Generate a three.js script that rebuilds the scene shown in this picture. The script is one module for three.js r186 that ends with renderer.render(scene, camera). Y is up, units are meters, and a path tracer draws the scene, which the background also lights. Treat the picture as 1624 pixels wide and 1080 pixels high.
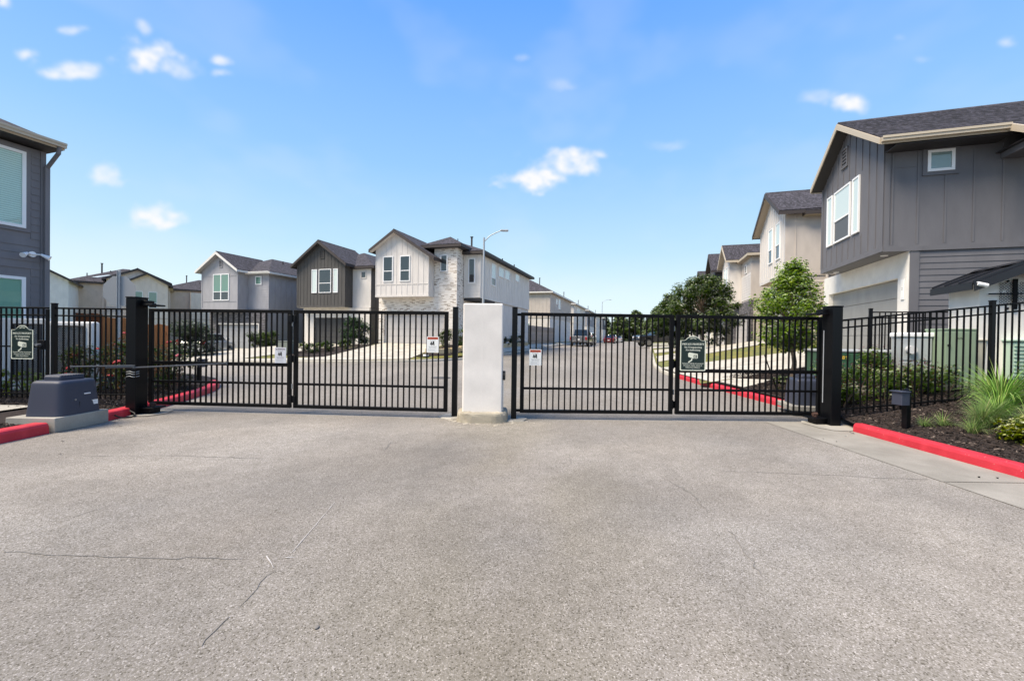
import * as THREE from 'three';
import { mergeGeometries } from 'three/addons/utils/BufferGeometryUtils.js';
import { RoundedBoxGeometry } from 'three/addons/geometries/RoundedBoxGeometry.js';

// ---------------------------------------------------------------- camera, sky, sun, exposure
const { PI, sin, cos, tan, abs, min, max, floor, sqrt, hypot, atan2 } = Math;
const rad = a => a * PI / 180;
const FOCAL = 675, ROLL = rad(0.8);
const scene = new THREE.Scene();
const camera = new THREE.PerspectiveCamera(2 * Math.atan(540 / FOCAL) * 180 / PI, 1024 / 680, 0.1, 2000);
camera.position.set(0, 1.6, 0);
camera.rotation.order = 'YXZ';
camera.rotation.set(-Math.atan(6 / FOCAL), 0, ROLL);
const renderer = new THREE.WebGLRenderer({ antialias: true });
renderer.toneMapping = THREE.LinearToneMapping;
renderer.toneMappingExposure = 1.4;
renderer.shadowMap.enabled = true;

const sunDir = new THREE.Vector3(-0.9 * cos(rad(57)), sin(rad(57)), 0.43 * cos(rad(57))).normalize();
const sun = new THREE.DirectionalLight(new THREE.Color().setRGB(1, 0.87, 0.69), 5);
sun.position.copy(sunDir).multiplyScalar(120);
sun.castShadow = true;
sun.shadow.radius = 56;
sun.shadow.mapSize.set(4096, 4096);
Object.assign(sun.shadow.camera, { left: -70, right: 70, top: 70, bottom: -70, near: 1, far: 300 });
scene.add(sun, sun.target);

function mulberry(a) { return () => { a |= 0; a = a + 0x6D2B79F5 | 0; let t = Math.imul(a ^ a >>> 15, 1 | a); t = t + Math.imul(t ^ t >>> 7, 61 | t) ^ t; return ((t ^ t >>> 14) >>> 0) / 4294967296; }; }
const clamp = (x, a = 0, b = 1) => x < a ? a : x > b ? b : x;
const lerp = (a, b, t) => a + (b - a) * t;
const smooth = (a, b, x) => { const t = clamp((x - a) / (b - a)); return t * t * (3 - 2 * t); };
function hash2(x, y, s = 0) { let h = Math.imul(x, 374761393) + Math.imul(y, 668265263) + Math.imul(s, 974634777) | 0; h = Math.imul(h ^ h >>> 13, 1274126177); return ((h ^ h >>> 16) >>> 0) / 4294967296; }
const mod = (a, n) => ((a % n) + n) % n;
function vnoise(x, y, P = 4096, s = 0) {           // value noise, wraps every P cells
  const xi = floor(x), yi = floor(y), fx = x - xi, fy = y - yi, u = fx * fx * (3 - 2 * fx), v = fy * fy * (3 - 2 * fy);
  const a = hash2(mod(xi, P), mod(yi, P), s), b = hash2(mod(xi + 1, P), mod(yi, P), s), c = hash2(mod(xi, P), mod(yi + 1, P), s), d = hash2(mod(xi + 1, P), mod(yi + 1, P), s);
  return a + (b - a) * u + (c - a) * v + (a - b - c + d) * u * v;
}
function fbm(x, y, P = 4096, o = 4, s = 0) { let r = 0, a = 0.5, t = 0; for (let i = 0; i < o; i++) { r += a * vnoise(x, y, P, s + i * 17); t += a; a *= 0.5; x *= 2; y *= 2; P *= 2; } return r / t; }

// sky: pale at the horizon, blue above, with small fair-weather clouds; one float equirectangular texture
{
  const w = 2048, h = 1024, data = new Float32Array(w * h * 4);
  const stops = [[-0.2, .88, .98, 1.0], [0, .90, .99, 1.02], [0.09, .76, .945, 1.02], [0.19, .54, .80, .995], [0.36, .325, .61, .99], [0.62, .150, .405, .97], [0.8, .12, .335, .86], [1.01, .095, .285, .77]];
  const pxDir = (x, y) => { const yy = y - 540, xx = x - 812, c = cos(ROLL), s = sin(ROLL); const v = new THREE.Vector3((xx * c + yy * s) / FOCAL, -(-xx * s + yy * c) / FOCAL, -1).applyAxisAngle(new THREE.Vector3(1, 0, 0), -Math.atan(6 / FOCAL)); return v.normalize(); };
  // [x, y, half width, half height, density] of clouds by their place in the sky
  const cl = [];
  const put = (x, y, a, b, k) => { const d = pxDir(x, y); cl.push([d.x / -d.z, d.y / -d.z, a / FOCAL, b / FOCAL, k, 1]); };
  put(228, 92, 60, 33, .95); put(278, 112, 42, 22, .5); put(112, 113, 76, 19, .9); put(40, 89, 26, 14, .75); put(112, 47, 26, 10, .6); put(226, 45, 20, 13, .5); put(347, 96, 20, 13, .9); put(352, 118, 26, 10, .5);
  put(168, 283, 48, 23, .75); put(248, 348, 52, 28, 1.05); put(2, 4, 20, 14, .8); put(840, 284, 64, 27, 1.2); put(894, 263, 76, 30, .85); put(950, 246, 36, 10, .5); put(892, 136, 34, 15, .22); put(1068, 232, 46, 11, .2);
  put(1348, 167, 30, 20, 1.0); put(1310, 155, 50, 16, .3); put(1600, 67, 20, 10, .6); put(1466, 97, 18, 7, .2); put(1427, 58, 14, 7, .18); put(826, 92, 20, 8, .25); put(1540, 470, 40, 8, .2);
  const rg = mulberry(5);
  for (let i = 0; i < 130; i++) { let az = 1.0 + rg() * (2 * PI - 2.0); if (az > PI) az -= 2 * PI; cl.push([az, .1 + rg() * 1.1, .04 + rg() * .13, .02 + rg() * .05, .4 + rg() * .6]); }
  for (let j = 0; j < h; j++) {
    const el = (j + .5) / h * PI - PI / 2, sy = sin(el);
    let k = 0; while (k < stops.length - 2 && sy > stops[k + 1][0]) k++;
    const A = stops[k], B = stops[k + 1], t = clamp((sy - A[0]) / (B[0] - A[0]));
    const base = [1, 2, 3].map(i => lerp(A[i], B[i], t));
    const row = cl.filter(c => c[5] || abs(el - c[1]) < 2 * c[3]);
    for (let i = 0; i < w; i++) {
      const ph = ((i + .5) / w - .5) * 2 * PI, dx = cos(ph), dz = sin(ph), az = atan2(dx, -dz);
      let dens = 0;
      if (el > 0) {
        let P = null, Q = null; const q = -dz * cos(el), gx = cos(el) * dx / q, gy = sy / q, ahead = dz < -.35;
        for (const c of row) {
          let a, b, N;
          if (c[5]) { if (!ahead) continue; a = (gx - c[0]) / c[2]; b = (gy - c[1]) / c[3]; if (abs(a) > 1.8 || abs(b) > 2.2) continue; N = P ??= [fbm(gx * 22 + 50, gy * 30 + 20, 4096, 5, 3) - .5, fbm(gx * 22 + 90, gy * 30 + 60, 4096, 5, 9) - .5, fbm(gx * 55, gy * 65, 4096, 4, 21)]; }
          else { let da = az - c[0]; if (da > PI) da -= 2 * PI; if (da < -PI) da += 2 * PI; a = da * cos(c[1]) / c[2]; b = (el - c[1]) / c[3]; if (abs(a) > 1.7 || abs(b) > 2) continue; N = Q ??= [fbm(az * 26 + 50, el * 34 + 20, 4096, 4, 3) - .5, fbm(az * 26 + 90, el * 34 + 60, 4096, 4, 9) - .5, fbm(az * 60, el * 70, 4096, 3, 21)]; }
          const r = hypot(a + N[0] * 1.4, (b + N[1] * 1.4) * (b < 0 ? 1.2 : .9)); if (r < .98) dens = max(dens, c[4] * smooth(.98, .1, r) * (.45 + .95 * N[2]));
        }
      }
      const wisp = el > 0 ? .10 * smooth(.5, .8, fbm(az * 5 + 7, el * 9, 4096, 4, 31)) : 0;
      dens = clamp(dens + wisp);
      const o = (j * w + i) * 4;
      data[o] = .735 * lerp(base[0], .95, dens); data[o + 1] = .735 * lerp(base[1], .955, dens); data[o + 2] = .745 * lerp(base[2], .96, dens); data[o + 3] = 1;
    }
  }
  const sky = new THREE.DataTexture(data, w, h, THREE.RGBAFormat, THREE.FloatType);
  sky.mapping = THREE.EquirectangularReflectionMapping; sky.magFilter = sky.minFilter = THREE.LinearFilter; sky.wrapS = THREE.RepeatWrapping; sky.needsUpdate = true;
  scene.background = sky; scene.environment = sky;
}

// ---------------------------------------------------------------- helpers
const TH = rad(17.5), CT = cos(TH), ST = sin(TH);            // the street runs 17.5 degrees to the right of the camera's view
const W = (u, s) => [u * CT + s * ST, u * ST - s * CT];       // street frame (u to the right, s along) -> world X, Z
const US = (X, Z) => [X * CT + Z * ST, X * ST - Z * CT];
const taken = {};
function numbered(n) { const k = taken[n] = (taken[n] ?? -1) + 1; return k ? n + '_' + String(k).padStart(3, '0') : n; }
function dress(o) { o.traverse(m => { if (m.isMesh) { m.castShadow = true; m.receiveShadow = true; } }); return o; }
function thing(name, label, category, [x, y, z] = [0, 0, 0], turn = 0, group) {
  const o = new THREE.Group(); o.name = numbered(name); o.position.set(x, y, z); o.rotation.y = turn;
  o.userData = { label, category }; if (group) o.userData.group = group; scene.add(o); return o;
}
function part(parent, name, geo, mat, label) { const m = new THREE.Mesh(geo, mat); m.name = name; if (label) m.userData.label = label; m.castShadow = m.receiveShadow = true; parent.add(m); return m; }
function solo(name, label, category, geo, mat, group) { const m = part(scene, numbered(name), geo, mat); m.userData = { label, category }; if (group) m.userData.group = group; return m; }
function struct(name, geo, mat) { const m = part(scene, numbered(name), geo, mat); m.userData.kind = 'structure'; return m; }
function clone(o, label) { const c = o.clone(); c.name = numbered(o.name.replace(/_\d{3}$/, '')); if (label) c.userData = { ...c.userData, label }; scene.add(c); return c; }
function tri(g) {                                             // uv in metres, picked by the way each face points
  if (g.index) g = g.toNonIndexed();
  const p = g.attributes.position, n = g.attributes.normal, uv = new Float32Array(p.count * 2);
  for (let i = 0; i < p.count; i++) {
    const ax = abs(n.getX(i)), ay = abs(n.getY(i)), az = abs(n.getZ(i));
    const [a, b] = ay > ax && ay > az ? [p.getX(i), p.getZ(i)] : ax > az ? [p.getZ(i), p.getY(i)] : [p.getX(i), p.getY(i)];
    uv[i * 2] = a; uv[i * 2 + 1] = b;
  }
  g.setAttribute('uv', new THREE.BufferAttribute(uv, 2)); return g;
}
function bx(x0, x1, y0, y1, z0, z1) { const g = new THREE.BoxGeometry(abs(x1 - x0), abs(y1 - y0), abs(z1 - z0)); g.translate((x0 + x1) / 2, (y0 + y1) / 2, (z0 + z1) / 2); return tri(g); }
function rbx(x0, x1, y0, y1, z0, z1, r = .01, seg = 2) { const g = new RoundedBoxGeometry(abs(x1 - x0), abs(y1 - y0), abs(z1 - z0), seg, r); g.translate((x0 + x1) / 2, (y0 + y1) / 2, (z0 + z1) / 2); return tri(g); }
function cyl(x, y0, y1, z, r0, r1 = r0, seg = 14) { const g = new THREE.CylinderGeometry(r1, r0, y1 - y0, seg); g.translate(x, (y0 + y1) / 2, z); return g.toNonIndexed(); }
function bar(a, b, r0, r1 = r0, seg = 8) { const A = new THREE.Vector3(...a), B = new THREE.Vector3(...b), d = B.clone().sub(A); const g = new THREE.CylinderGeometry(r1, r0, d.length(), seg); g.applyQuaternion(new THREE.Quaternion().setFromUnitVectors(new THREE.Vector3(0, 1, 0), d.clone().normalize())); g.translate(...A.add(B).multiplyScalar(.5).toArray()); return g.toNonIndexed(); }
function tube(pts, r, seg = 24, rs = 7) { return new THREE.TubeGeometry(new THREE.CatmullRomCurve3(pts.map(p => new THREE.Vector3(...p))), seg, r, rs).toNonIndexed(); }
function mg(list) { return mergeGeometries(list.map(g => { if (g.index) g = g.toNonIndexed(); for (const k of Object.keys(g.attributes)) if (!['position', 'normal', 'uv'].includes(k)) g.deleteAttribute(k); return g; })); }
function prism(pts, z0, z1, bev = 0) { const g = new THREE.ExtrudeGeometry(new THREE.Shape(pts.map(p => new THREE.Vector2(p[0], p[1]))), { depth: abs(z1 - z0) - 2 * bev, bevelEnabled: bev > 0, bevelSize: bev, bevelThickness: bev, bevelOffset: -bev, bevelSegments: 2, steps: 1, curveSegments: 10 }); g.translate(0, 0, min(z0, z1) + bev); return tri(g); }
function rot(g, ax, a) { g['rotate' + ax](a); return g; }

// a flat polygon with thickness t under it; uv in metres along its first edge and up the slope
function slab(pts, t) {
  const P = pts.map(p => new THREE.Vector3(...p)), e = P[1].clone().sub(P[0]).normalize(), n = new THREE.Vector3();
  for (let i = 0; i < P.length; i++) { const a = P[i], b = P[(i + 1) % P.length]; n.x += (a.y - b.y) * (a.z + b.z); n.y += (a.z - b.z) * (a.x + b.x); n.z += (a.x - b.x) * (a.y + b.y); }
  n.normalize(); if (n.y < 0) { P.reverse(); n.negate(); }
  const v = n.clone().cross(e), pos = [], nor = [], uv = [];
  const put = (q, m) => { pos.push(q.x, q.y, q.z); nor.push(m.x, m.y, m.z); uv.push(q.dot(e), q.dot(v)); };
  const low = P.map(q => q.clone().addScaledVector(n, -t)), m = n.clone().negate();
  for (let i = 1; i + 1 < P.length; i++) { for (const q of [P[0], P[i], P[i + 1]]) put(q, n); for (const q of [low[0], low[i + 1], low[i]]) put(q, m); }
  for (let i = 0; i < P.length; i++) { const j = (i + 1) % P.length, s = P[j].clone().sub(P[i]).cross(n).normalize(); for (const q of [P[i], low[i], low[j], P[i], low[j], P[j]]) put(q, s); }
  const g = new THREE.BufferGeometry(); g.setAttribute('position', new THREE.Float32BufferAttribute(pos, 3)); g.setAttribute('normal', new THREE.Float32BufferAttribute(nor, 3)); g.setAttribute('uv', new THREE.Float32BufferAttribute(uv, 2)); return g;
}

// ---------------------------------------------------------------- textures (grain, clay, print: no light)
function tex(w, h, metres, fn, srgb = true) {
  const d = new Uint8Array(w * h * 4);
  for (let y = 0; y < h; y++) for (let x = 0; x < w; x++) { const c = fn(x, y), o = (y * w + x) * 4; if (c.length) { d[o] = clamp(c[0], 0, 255); d[o + 1] = clamp(c[1], 0, 255); d[o + 2] = clamp(c[2], 0, 255); } else d[o] = d[o + 1] = d[o + 2] = clamp(c, 0, 255); d[o + 3] = 255; }
  const t = new THREE.DataTexture(d, w, h); t.wrapS = t.wrapT = THREE.RepeatWrapping; t.magFilter = THREE.LinearFilter; t.minFilter = THREE.LinearMipmapLinearFilter; t.generateMipmaps = true; t.anisotropy = 8;
  if (srgb) t.colorSpace = THREE.SRGBColorSpace; t.repeat.set(1 / metres, h === w ? 1 / metres : 1 / (metres * h / w)); t.needsUpdate = true; return t;
}
function canvasTex(w, h, draw) { const c = document.createElement('canvas'); c.width = w; c.height = h; const g = c.getContext('2d'); draw(g, w, h); const t = new THREE.CanvasTexture(c); t.colorSpace = THREE.SRGBColorSpace; t.anisotropy = 8; return t; }
// asphalt: worn chip seal, stones of 5 to 10 mm in a paler binder
const NA = 1536, CELL = 3.2, GN = NA / CELL;
const stone = new Uint8Array(NA * NA * 2);
for (let y = 0; y < NA; y++) for (let x = 0; x < NA; x++) {
  const cx = floor(x / CELL), cy = floor(y / CELL); let b1 = 9, b2 = 9, id = 0;
  for (let j = -1; j < 2; j++) for (let i = -1; i < 2; i++) { const gx = cx + i, gy = cy + j, wx = mod(gx, GN), wy = mod(gy, GN); const px = gx + .15 + .7 * hash2(wx, wy, 1), py = gy + .15 + .7 * hash2(wx, wy, 2); const dd = hypot(px - x / CELL, py - y / CELL); if (dd < b1) { b2 = b1; b1 = dd; id = hash2(wx, wy, 3); } else if (dd < b2) b2 = dd; }
  stone[(y * NA + x) * 2] = id * 255; stone[(y * NA + x) * 2 + 1] = clamp((b2 - b1) * 2.4) * 255;
}
const asphaltMap = tex(NA, NA, 3.6, (x, y) => {
  const o = (y * NA + x) * 2, id = stone[o] / 255, gap = stone[o + 1] / 255, n = fbm(x / 48, y / 48, NA / 48, 4, 5);
  const big = (id - .5) * 54 + (id > .93 ? 26 : 0) - (id < .07 ? 36 : 0);
  const v = 152 + big * (.35 + .65 * gap) - (1 - gap) * 20 + (n - .5) * 16;
  return [v + 3, v - 1, v - 9 + (id - .5) * 6];
});
const asphaltBump = tex(NA, NA, 3.6, (x, y) => { const o = (y * NA + x) * 2; return 60 + stone[o + 1] * .6 * (.5 + stone[o] / 510); }, false);
const concreteMap = tex(512, 512, 2.4, (x, y) => { const n = fbm(x / 64, y / 64, 8, 5, 2), s = hash2(x, y, 7), v = 176 + (n - .5) * 42 + (s - .5) * 18 - (s > .985 ? 26 : 0); return [v + 4, v, v - 10]; });
const grainBump = tex(512, 512, 1.2, (x, y) => 128 + (fbm(x / 3, y / 60, 170, 3, 4) - .5) * 190, false);    // wood-grain relief of fibre-cement boards (along v)
const paintMap = tex(512, 512, 3.0, (x, y) => { const v = 236 + (fbm(x / 40, y / 110, 13, 4, 8) - .5) * 26 + (hash2(x, y, 3) - .5) * 5; return [v, v, v]; });
const stuccoBump = tex(512, 512, .9, (x, y) => 128 + (fbm(x / 6, y / 6, 85, 3, 6) - .5) * 150 + (hash2(x, y, 2) - .5) * 50, false);
const stuccoMap = tex(512, 512, 2.2, (x, y) => { const v = 240 + (fbm(x / 70, y / 70, 7, 5, 12) - .5) * 30 + (hash2(x, y, 9) - .5) * 8; return [v + 1, v, v - 2]; });
const shingleMap = tex(1024, 1024, 2.8, (x, y) => {
  const px = 1024 / 2.8, c = floor(y / (px * .14)), row = mod(c, 20), off = hash2(row, 3, 5) * 97; let xx = x + off, i = 0, acc = 0, tone = 0, edge = 0;
  const k = floor(mod(xx, 1024) / 51.2), f = mod(xx, 51.2) / 51.2, sp = .3 + .4 * hash2(k, row, 8); tone = f < sp ? hash2(k, row, 1) : hash2(k, row, 2); edge = min(abs(f - sp), f) * 51.2 < 1.3 ? 1 : 0;
  const fy = mod(y, px * .14) / (px * .14), v = 70 + (tone - .5) * 44 + (hash2(x, y, 4) - .5) * 34 - edge * 20 - (fy < .06 ? 24 : 0);
  return [v + 1, v, v + 5 + (tone - .5) * 6];
});
const shingleBump = tex(512, 1024, 1.4, (x, y) => { const px = 1024 / 2.8, fy = mod(y, px * .14) / (px * .14); return 60 + (1 - fy) * 120 + hash2(x, y, 6) * 60; }, false);
function masonry(w, h, metres, bh, bw, colour, mortar, s) {       // thin split-face stone, too far away to tell its pieces apart
  const px = w / metres, rows = Math.round(h / (bh * px)), rh = h / rows;
  return tex(w, h, metres, (x, y) => {
    const r = mod(floor(y / rh), rows), n = Math.round(w / (bw * px)), cw = w / n, xx = mod(x + hash2(r, 1, s) * w, w), c = floor(xx / cw), jit = (hash2(c, r, s + 1) - .5) * .5, f = mod(xx, cw) / cw, fy = mod(y, rh) / rh;
    const m = f < .06 || fy < .12; const t = hash2(c, r, s + 2), q = (hash2(x, y, s) - .5) * 24;
    return m ? mortar.map(v => v + q) : colour(t, hash2(c, r, s + 4)).map(v => v + q + jit * 14);
  });
}
const whiteStoneMap = masonry(1024, 1024, 3.0, .062, .25, (t, k) => t > .88 ? [178 - k * 26, 164 - k * 26, 148 - k * 24] : t > .7 ? [208, 198, 186] : [226 + k * 12, 219 + k * 12, 210 + k * 12], [214, 207, 198], 11);
const darkStoneMap = masonry(1024, 1024, 3.0, .085, .3, (t, k) => [84 + t * 50, 82 + t * 48, 82 + t * 48 + k * 6], [66, 65, 66], 23);
const woodMap = tex(256, 1024, .9, (x, y) => { const n = fbm(x / 5, y / 90, 51, 4, 3), v = (n - .5) * 60; return [196 + v, 130 + v * .8, 78 + v * .6]; });
const kerbMap = tex(512, 512, 1.6, (x, y) => { const n = fbm(x / 50, y / 50, 10, 5, 15), q = hash2(x, y, 16), c = fbm(x / 7, y / 7, 73, 3, 18) + .25 * (fbm(x / 60, y / 60, 9, 2, 19) - .5); if (c > .87) return [176 + q * 20, 150 + q * 20, 140 + q * 20]; const v = (n - .5) * 34 + (q - .5) * 14; return [190 + v, 44 + v * .7, 58 + v * .7]; });   // traffic paint, sun-faded in patches and chipped through to the concrete
const greyWoodMap = tex(256, 1024, .9, (x, y) => { const n = fbm(x / 5, y / 90, 51, 4, 13), v = (n - .5) * 60; return [166 + v, 152 + v, 140 + v]; });
const barkMap = tex(256, 256, .6, (x, y) => { const n = fbm(x / 6, y / 26, 42, 4, 3), v = (n - .5) * 90; return [122 + v, 104 + v, 88 + v]; });
const soilMap = tex(512, 512, 1.4, (x, y) => { const n = fbm(x / 10, y / 7, 51, 4, 3), v = (n - .5) * 60 + (hash2(x, y, 1) - .5) * 26; return [54 + v, 42 + v * .9, 36 + v * .8]; });
const lawnMap = tex(512, 512, 2.0, (x, y) => { const n = fbm(x / 60, y / 60, 8, 5, 3), q = hash2(x, y, 1); return [116 + (n - .5) * 70 + (q - .5) * 50, 116 + (n - .5) * 40 + (q - .5) * 50, 62 + (q - .5) * 40]; });

// ---------------------------------------------------------------- materials
const L = (r, g = r, b = r) => new THREE.Color().setRGB(r, g, b);
const std = (c, rough = .8, o = {}) => new THREE.MeshStandardMaterial({ color: c, roughness: rough, ...o });
const siding = c => std(c, .72, { map: paintMap, bumpMap: grainBump, bumpScale: .0012 });
const stucco = c => std(c, .92, { map: stuccoMap, bumpMap: stuccoBump, bumpScale: .003 });
const M = {
  asphalt: std(L(.82, .795, .78), .93, { map: asphaltMap, bumpMap: asphaltBump, bumpScale: .004, vertexColors: true }),
  gutterConcrete: std(L(.60, .588, .572), .9, { map: concreteMap, bumpMap: stuccoBump, bumpScale: .0015 }),
  concrete: std(L(.74, .735, .72), .9, { map: concreteMap, bumpMap: stuccoBump, bumpScale: .0015 }),
  driveway: std(L(1, .99, .96), .9, { map: concreteMap, bumpMap: stuccoBump, bumpScale: .0012 }),
  redPaint: std(L(1), .58, { bumpMap: stuccoBump, bumpScale: .003, map: kerbMap }),
  blackSteel: new THREE.MeshPhysicalMaterial({ color: L(.003, .003, .0035), roughness: .55, specularIntensity: .3 }),
  blackPost: new THREE.MeshPhysicalMaterial({ color: L(.003, .0033, .0045), roughness: .38, specularIntensity: .45 }),
  rust: std(L(.07, .035, .025), .8),
  steel: std(L(.30, .31, .32), .45, { metalness: .7 }),
  galv: std(L(.42, .44, .46), .5, { metalness: .45 }),
  whiteStucco: stucco(L(.88, .86, .82)),
  pillarStucco: stucco(L(.86, .82, .775)),
  charcoal: siding(L(.162, .159, .172)),
  charcoalTrim: siding(L(.165, .158, .165)),
  slate: siding(L(.215, .205, .215)), darkGrey: siding(L(.088, .083, .078)),
  lightGrey: siding(L(.40, .395, .42)),
  tan: siding(L(.64, .57, .505)),
  sand: siding(L(.66, .55, .465)), sandLight: siding(L(.84, .735, .645)), footStone: std(L(.80, .75, .66), .95, { map: concreteMap, bumpMap: stuccoBump, bumpScale: .006 }), tanWhite: siding(L(.78, .735, .69)),
  cream: siding(L(.85, .80, .735)),
  white: siding(L(.80, .80, .79)),
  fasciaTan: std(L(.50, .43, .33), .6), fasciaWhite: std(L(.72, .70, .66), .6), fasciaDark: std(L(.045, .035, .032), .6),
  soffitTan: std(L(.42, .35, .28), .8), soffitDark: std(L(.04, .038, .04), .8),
  whiteTrim: std(L(.84, .84, .83), .45), vinyl: std(L(.86, .86, .86), .4),
  shingle: std(L(.74, .70, .72), .95, { map: shingleMap, bumpMap: shingleBump, bumpScale: .006 }),
  glass: new THREE.MeshPhysicalMaterial({ color: L(.022, .03, .034), roughness: .03, ior: 1.9 }),
  glassGreen: new THREE.MeshPhysicalMaterial({ color: L(.12, .24, .19), roughness: .04, ior: 1.9 }),
  glassPale: new THREE.MeshPhysicalMaterial({ color: L(.60, .68, .645), roughness: .05, ior: 1.8 }),
  pane: new THREE.MeshPhysicalMaterial({ color: L(.90, .97, .95), roughness: .02, transmission: 1, thickness: 0, ior: 1.5 }),
  screen: std(L(.10, .105, .11), .55),
  blind: std(L(.74, .80, .79), .6), blindBack: std(L(.42, .48, .47), .8), blindGrey: std(L(.36, .365, .40), .6), blindGreen: std(L(.30, .50, .41), .6),
  garageGrey: siding(L(.36, .36, .345)), garageDark: siding(L(.068, .068, .068)), garageTan: siding(L(.60, .57, .55)), garageLight: siding(L(.42, .42, .435)),
  whiteStone: std(L(1), .9, { map: whiteStoneMap, bumpMap: stuccoBump, bumpScale: .01 }),
  darkStone: std(L(.9), .9, { map: darkStoneMap, bumpMap: stuccoBump, bumpScale: .01 }),
  cedar: std(L(1, .92, .86), .8, { map: woodMap }), cedarDark: std(L(.42, .30, .24), .8, { map: woodMap }), oldFence: std(L(1), .85, { map: greyWoodMap }),
  bark: std(L(1), .95, { map: barkMap }),
  soil: std(L(.55), 1, { map: soilMap }), lawn: std(L(.9), 1, { map: lawnMap }), dirt: std(L(.24, .22, .17), 1),
  operatorBlue: new THREE.MeshPhysicalMaterial({ color: L(.038, .045, .070), roughness: .52, bumpMap: stuccoBump, bumpScale: .0012 }),
  signGreen: std(L(.012, .035, .03), .45), signCream: std(L(.72, .74, .62), .5),
  greenBox: std(L(.035, .10, .055), .5), sage: std(L(.25, .33, .23), .6), cabinetGrey: std(L(.44, .47, .48), .5, { metalness: .2 }), beige: std(L(.44, .42, .34), .6), paleGreen: std(L(.42, .56, .46), .6),
  blackMetalRoof: std(L(.028, .029, .034), .38, { metalness: .5 }),
  tyre: std(L(.012), .9), rim: std(L(.25), .35, { metalness: .8 }), blackPlastic: std(L(.012), .6), lampRed: std(L(.35, .02, .02), .25), lampClear: std(L(.6), .15),
  carGlass: new THREE.MeshPhysicalMaterial({ color: L(.01, .012, .014), roughness: .03, ior: 1.7 }),
};
const paint = c => new THREE.MeshPhysicalMaterial({ color: c, roughness: .35, metalness: .35, clearcoat: 1, clearcoatRoughness: .06 });
const leafMat = new THREE.MeshPhysicalMaterial({ color: 0xffffff, vertexColors: true, roughness: .85, transmission: .5, thickness: 0, side: THREE.DoubleSide });
const bladeMat = new THREE.MeshPhysicalMaterial({ color: 0xffffff, vertexColors: true, roughness: .8, transmission: .25, thickness: 0, side: THREE.DoubleSide });

// ---------------------------------------------------------------- the lie of the land
function curve(list) { return x => { if (x <= list[0][0]) return list[0][1]; for (let i = 1; i < list.length; i++) if (x <= list[i][0]) return lerp(list[i - 1][1], list[i][1], (x - list[i - 1][0]) / (list[i][0] - list[i - 1][0])); return list[list.length - 1][1]; }; }
const hRoadUS = (u, s) => .62 * smooth(8, 50, s) - .016 * max(0, -12 - u) * smooth(7, 14, s);
const hRoad = (X, Z) => hRoadUS(...US(X, Z));
const farKerb = curve([[-70, 3.8], [-13.9, 19.8], [-12, 20.7], [-10.6, 22.5], [-9.8, 25], [-9.5, 28]]);
const garageLine = curve([[-30, 27.6], [-28.5, 28.6], [-20, 28.6], [-17.8, 25.2], [-9, 25.2]]);
const slabLeft = curve([[-60, .1], [-37, .25], [-30.5, .32], [-27.5, .78], [-21, .82], [-17.8, 1.02], [-9, 1.02]]);
const hLeft = (X, Z) => { const [u, s] = US(X, Z), sc = farKerb(u), a = hRoadUS(u, sc) + .11, b = slabLeft(u), t = clamp((s - sc) / max(2, garageLine(u) - sc)); let h = lerp(a, b, t); if (s > 41) h = lerp(h, .95, smooth(41, 46, s)); return lerp(hRoadUS(u, s) + .11, h, clamp((-9.6 - u) / 1.1)); };
const slabRight = curve([[0, .65], [9, .68], [12.6, .9], [13.3, .95], [13.5, 1.2], [21, 1.25], [23, 1.6], [29, 1.62], [32, 1.28], [39, 1.2], [41, 1.15], [140, 1.15]]);
const hRight = (X, Z) => { const [u, s] = US(X, Z), uc = max(.4, (6.25 - ST * s) / CT), t = clamp((u - uc) / clamp(6.5 - uc, 3.5, 6.1)); return lerp(hRoadUS(uc, s) + .12, slabRight(s), t); };
const hNear = (X, Z) => .12 + .05 * smooth(-7.3, -9, X) + max(0, hRoad(X, Z)) ;

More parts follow.
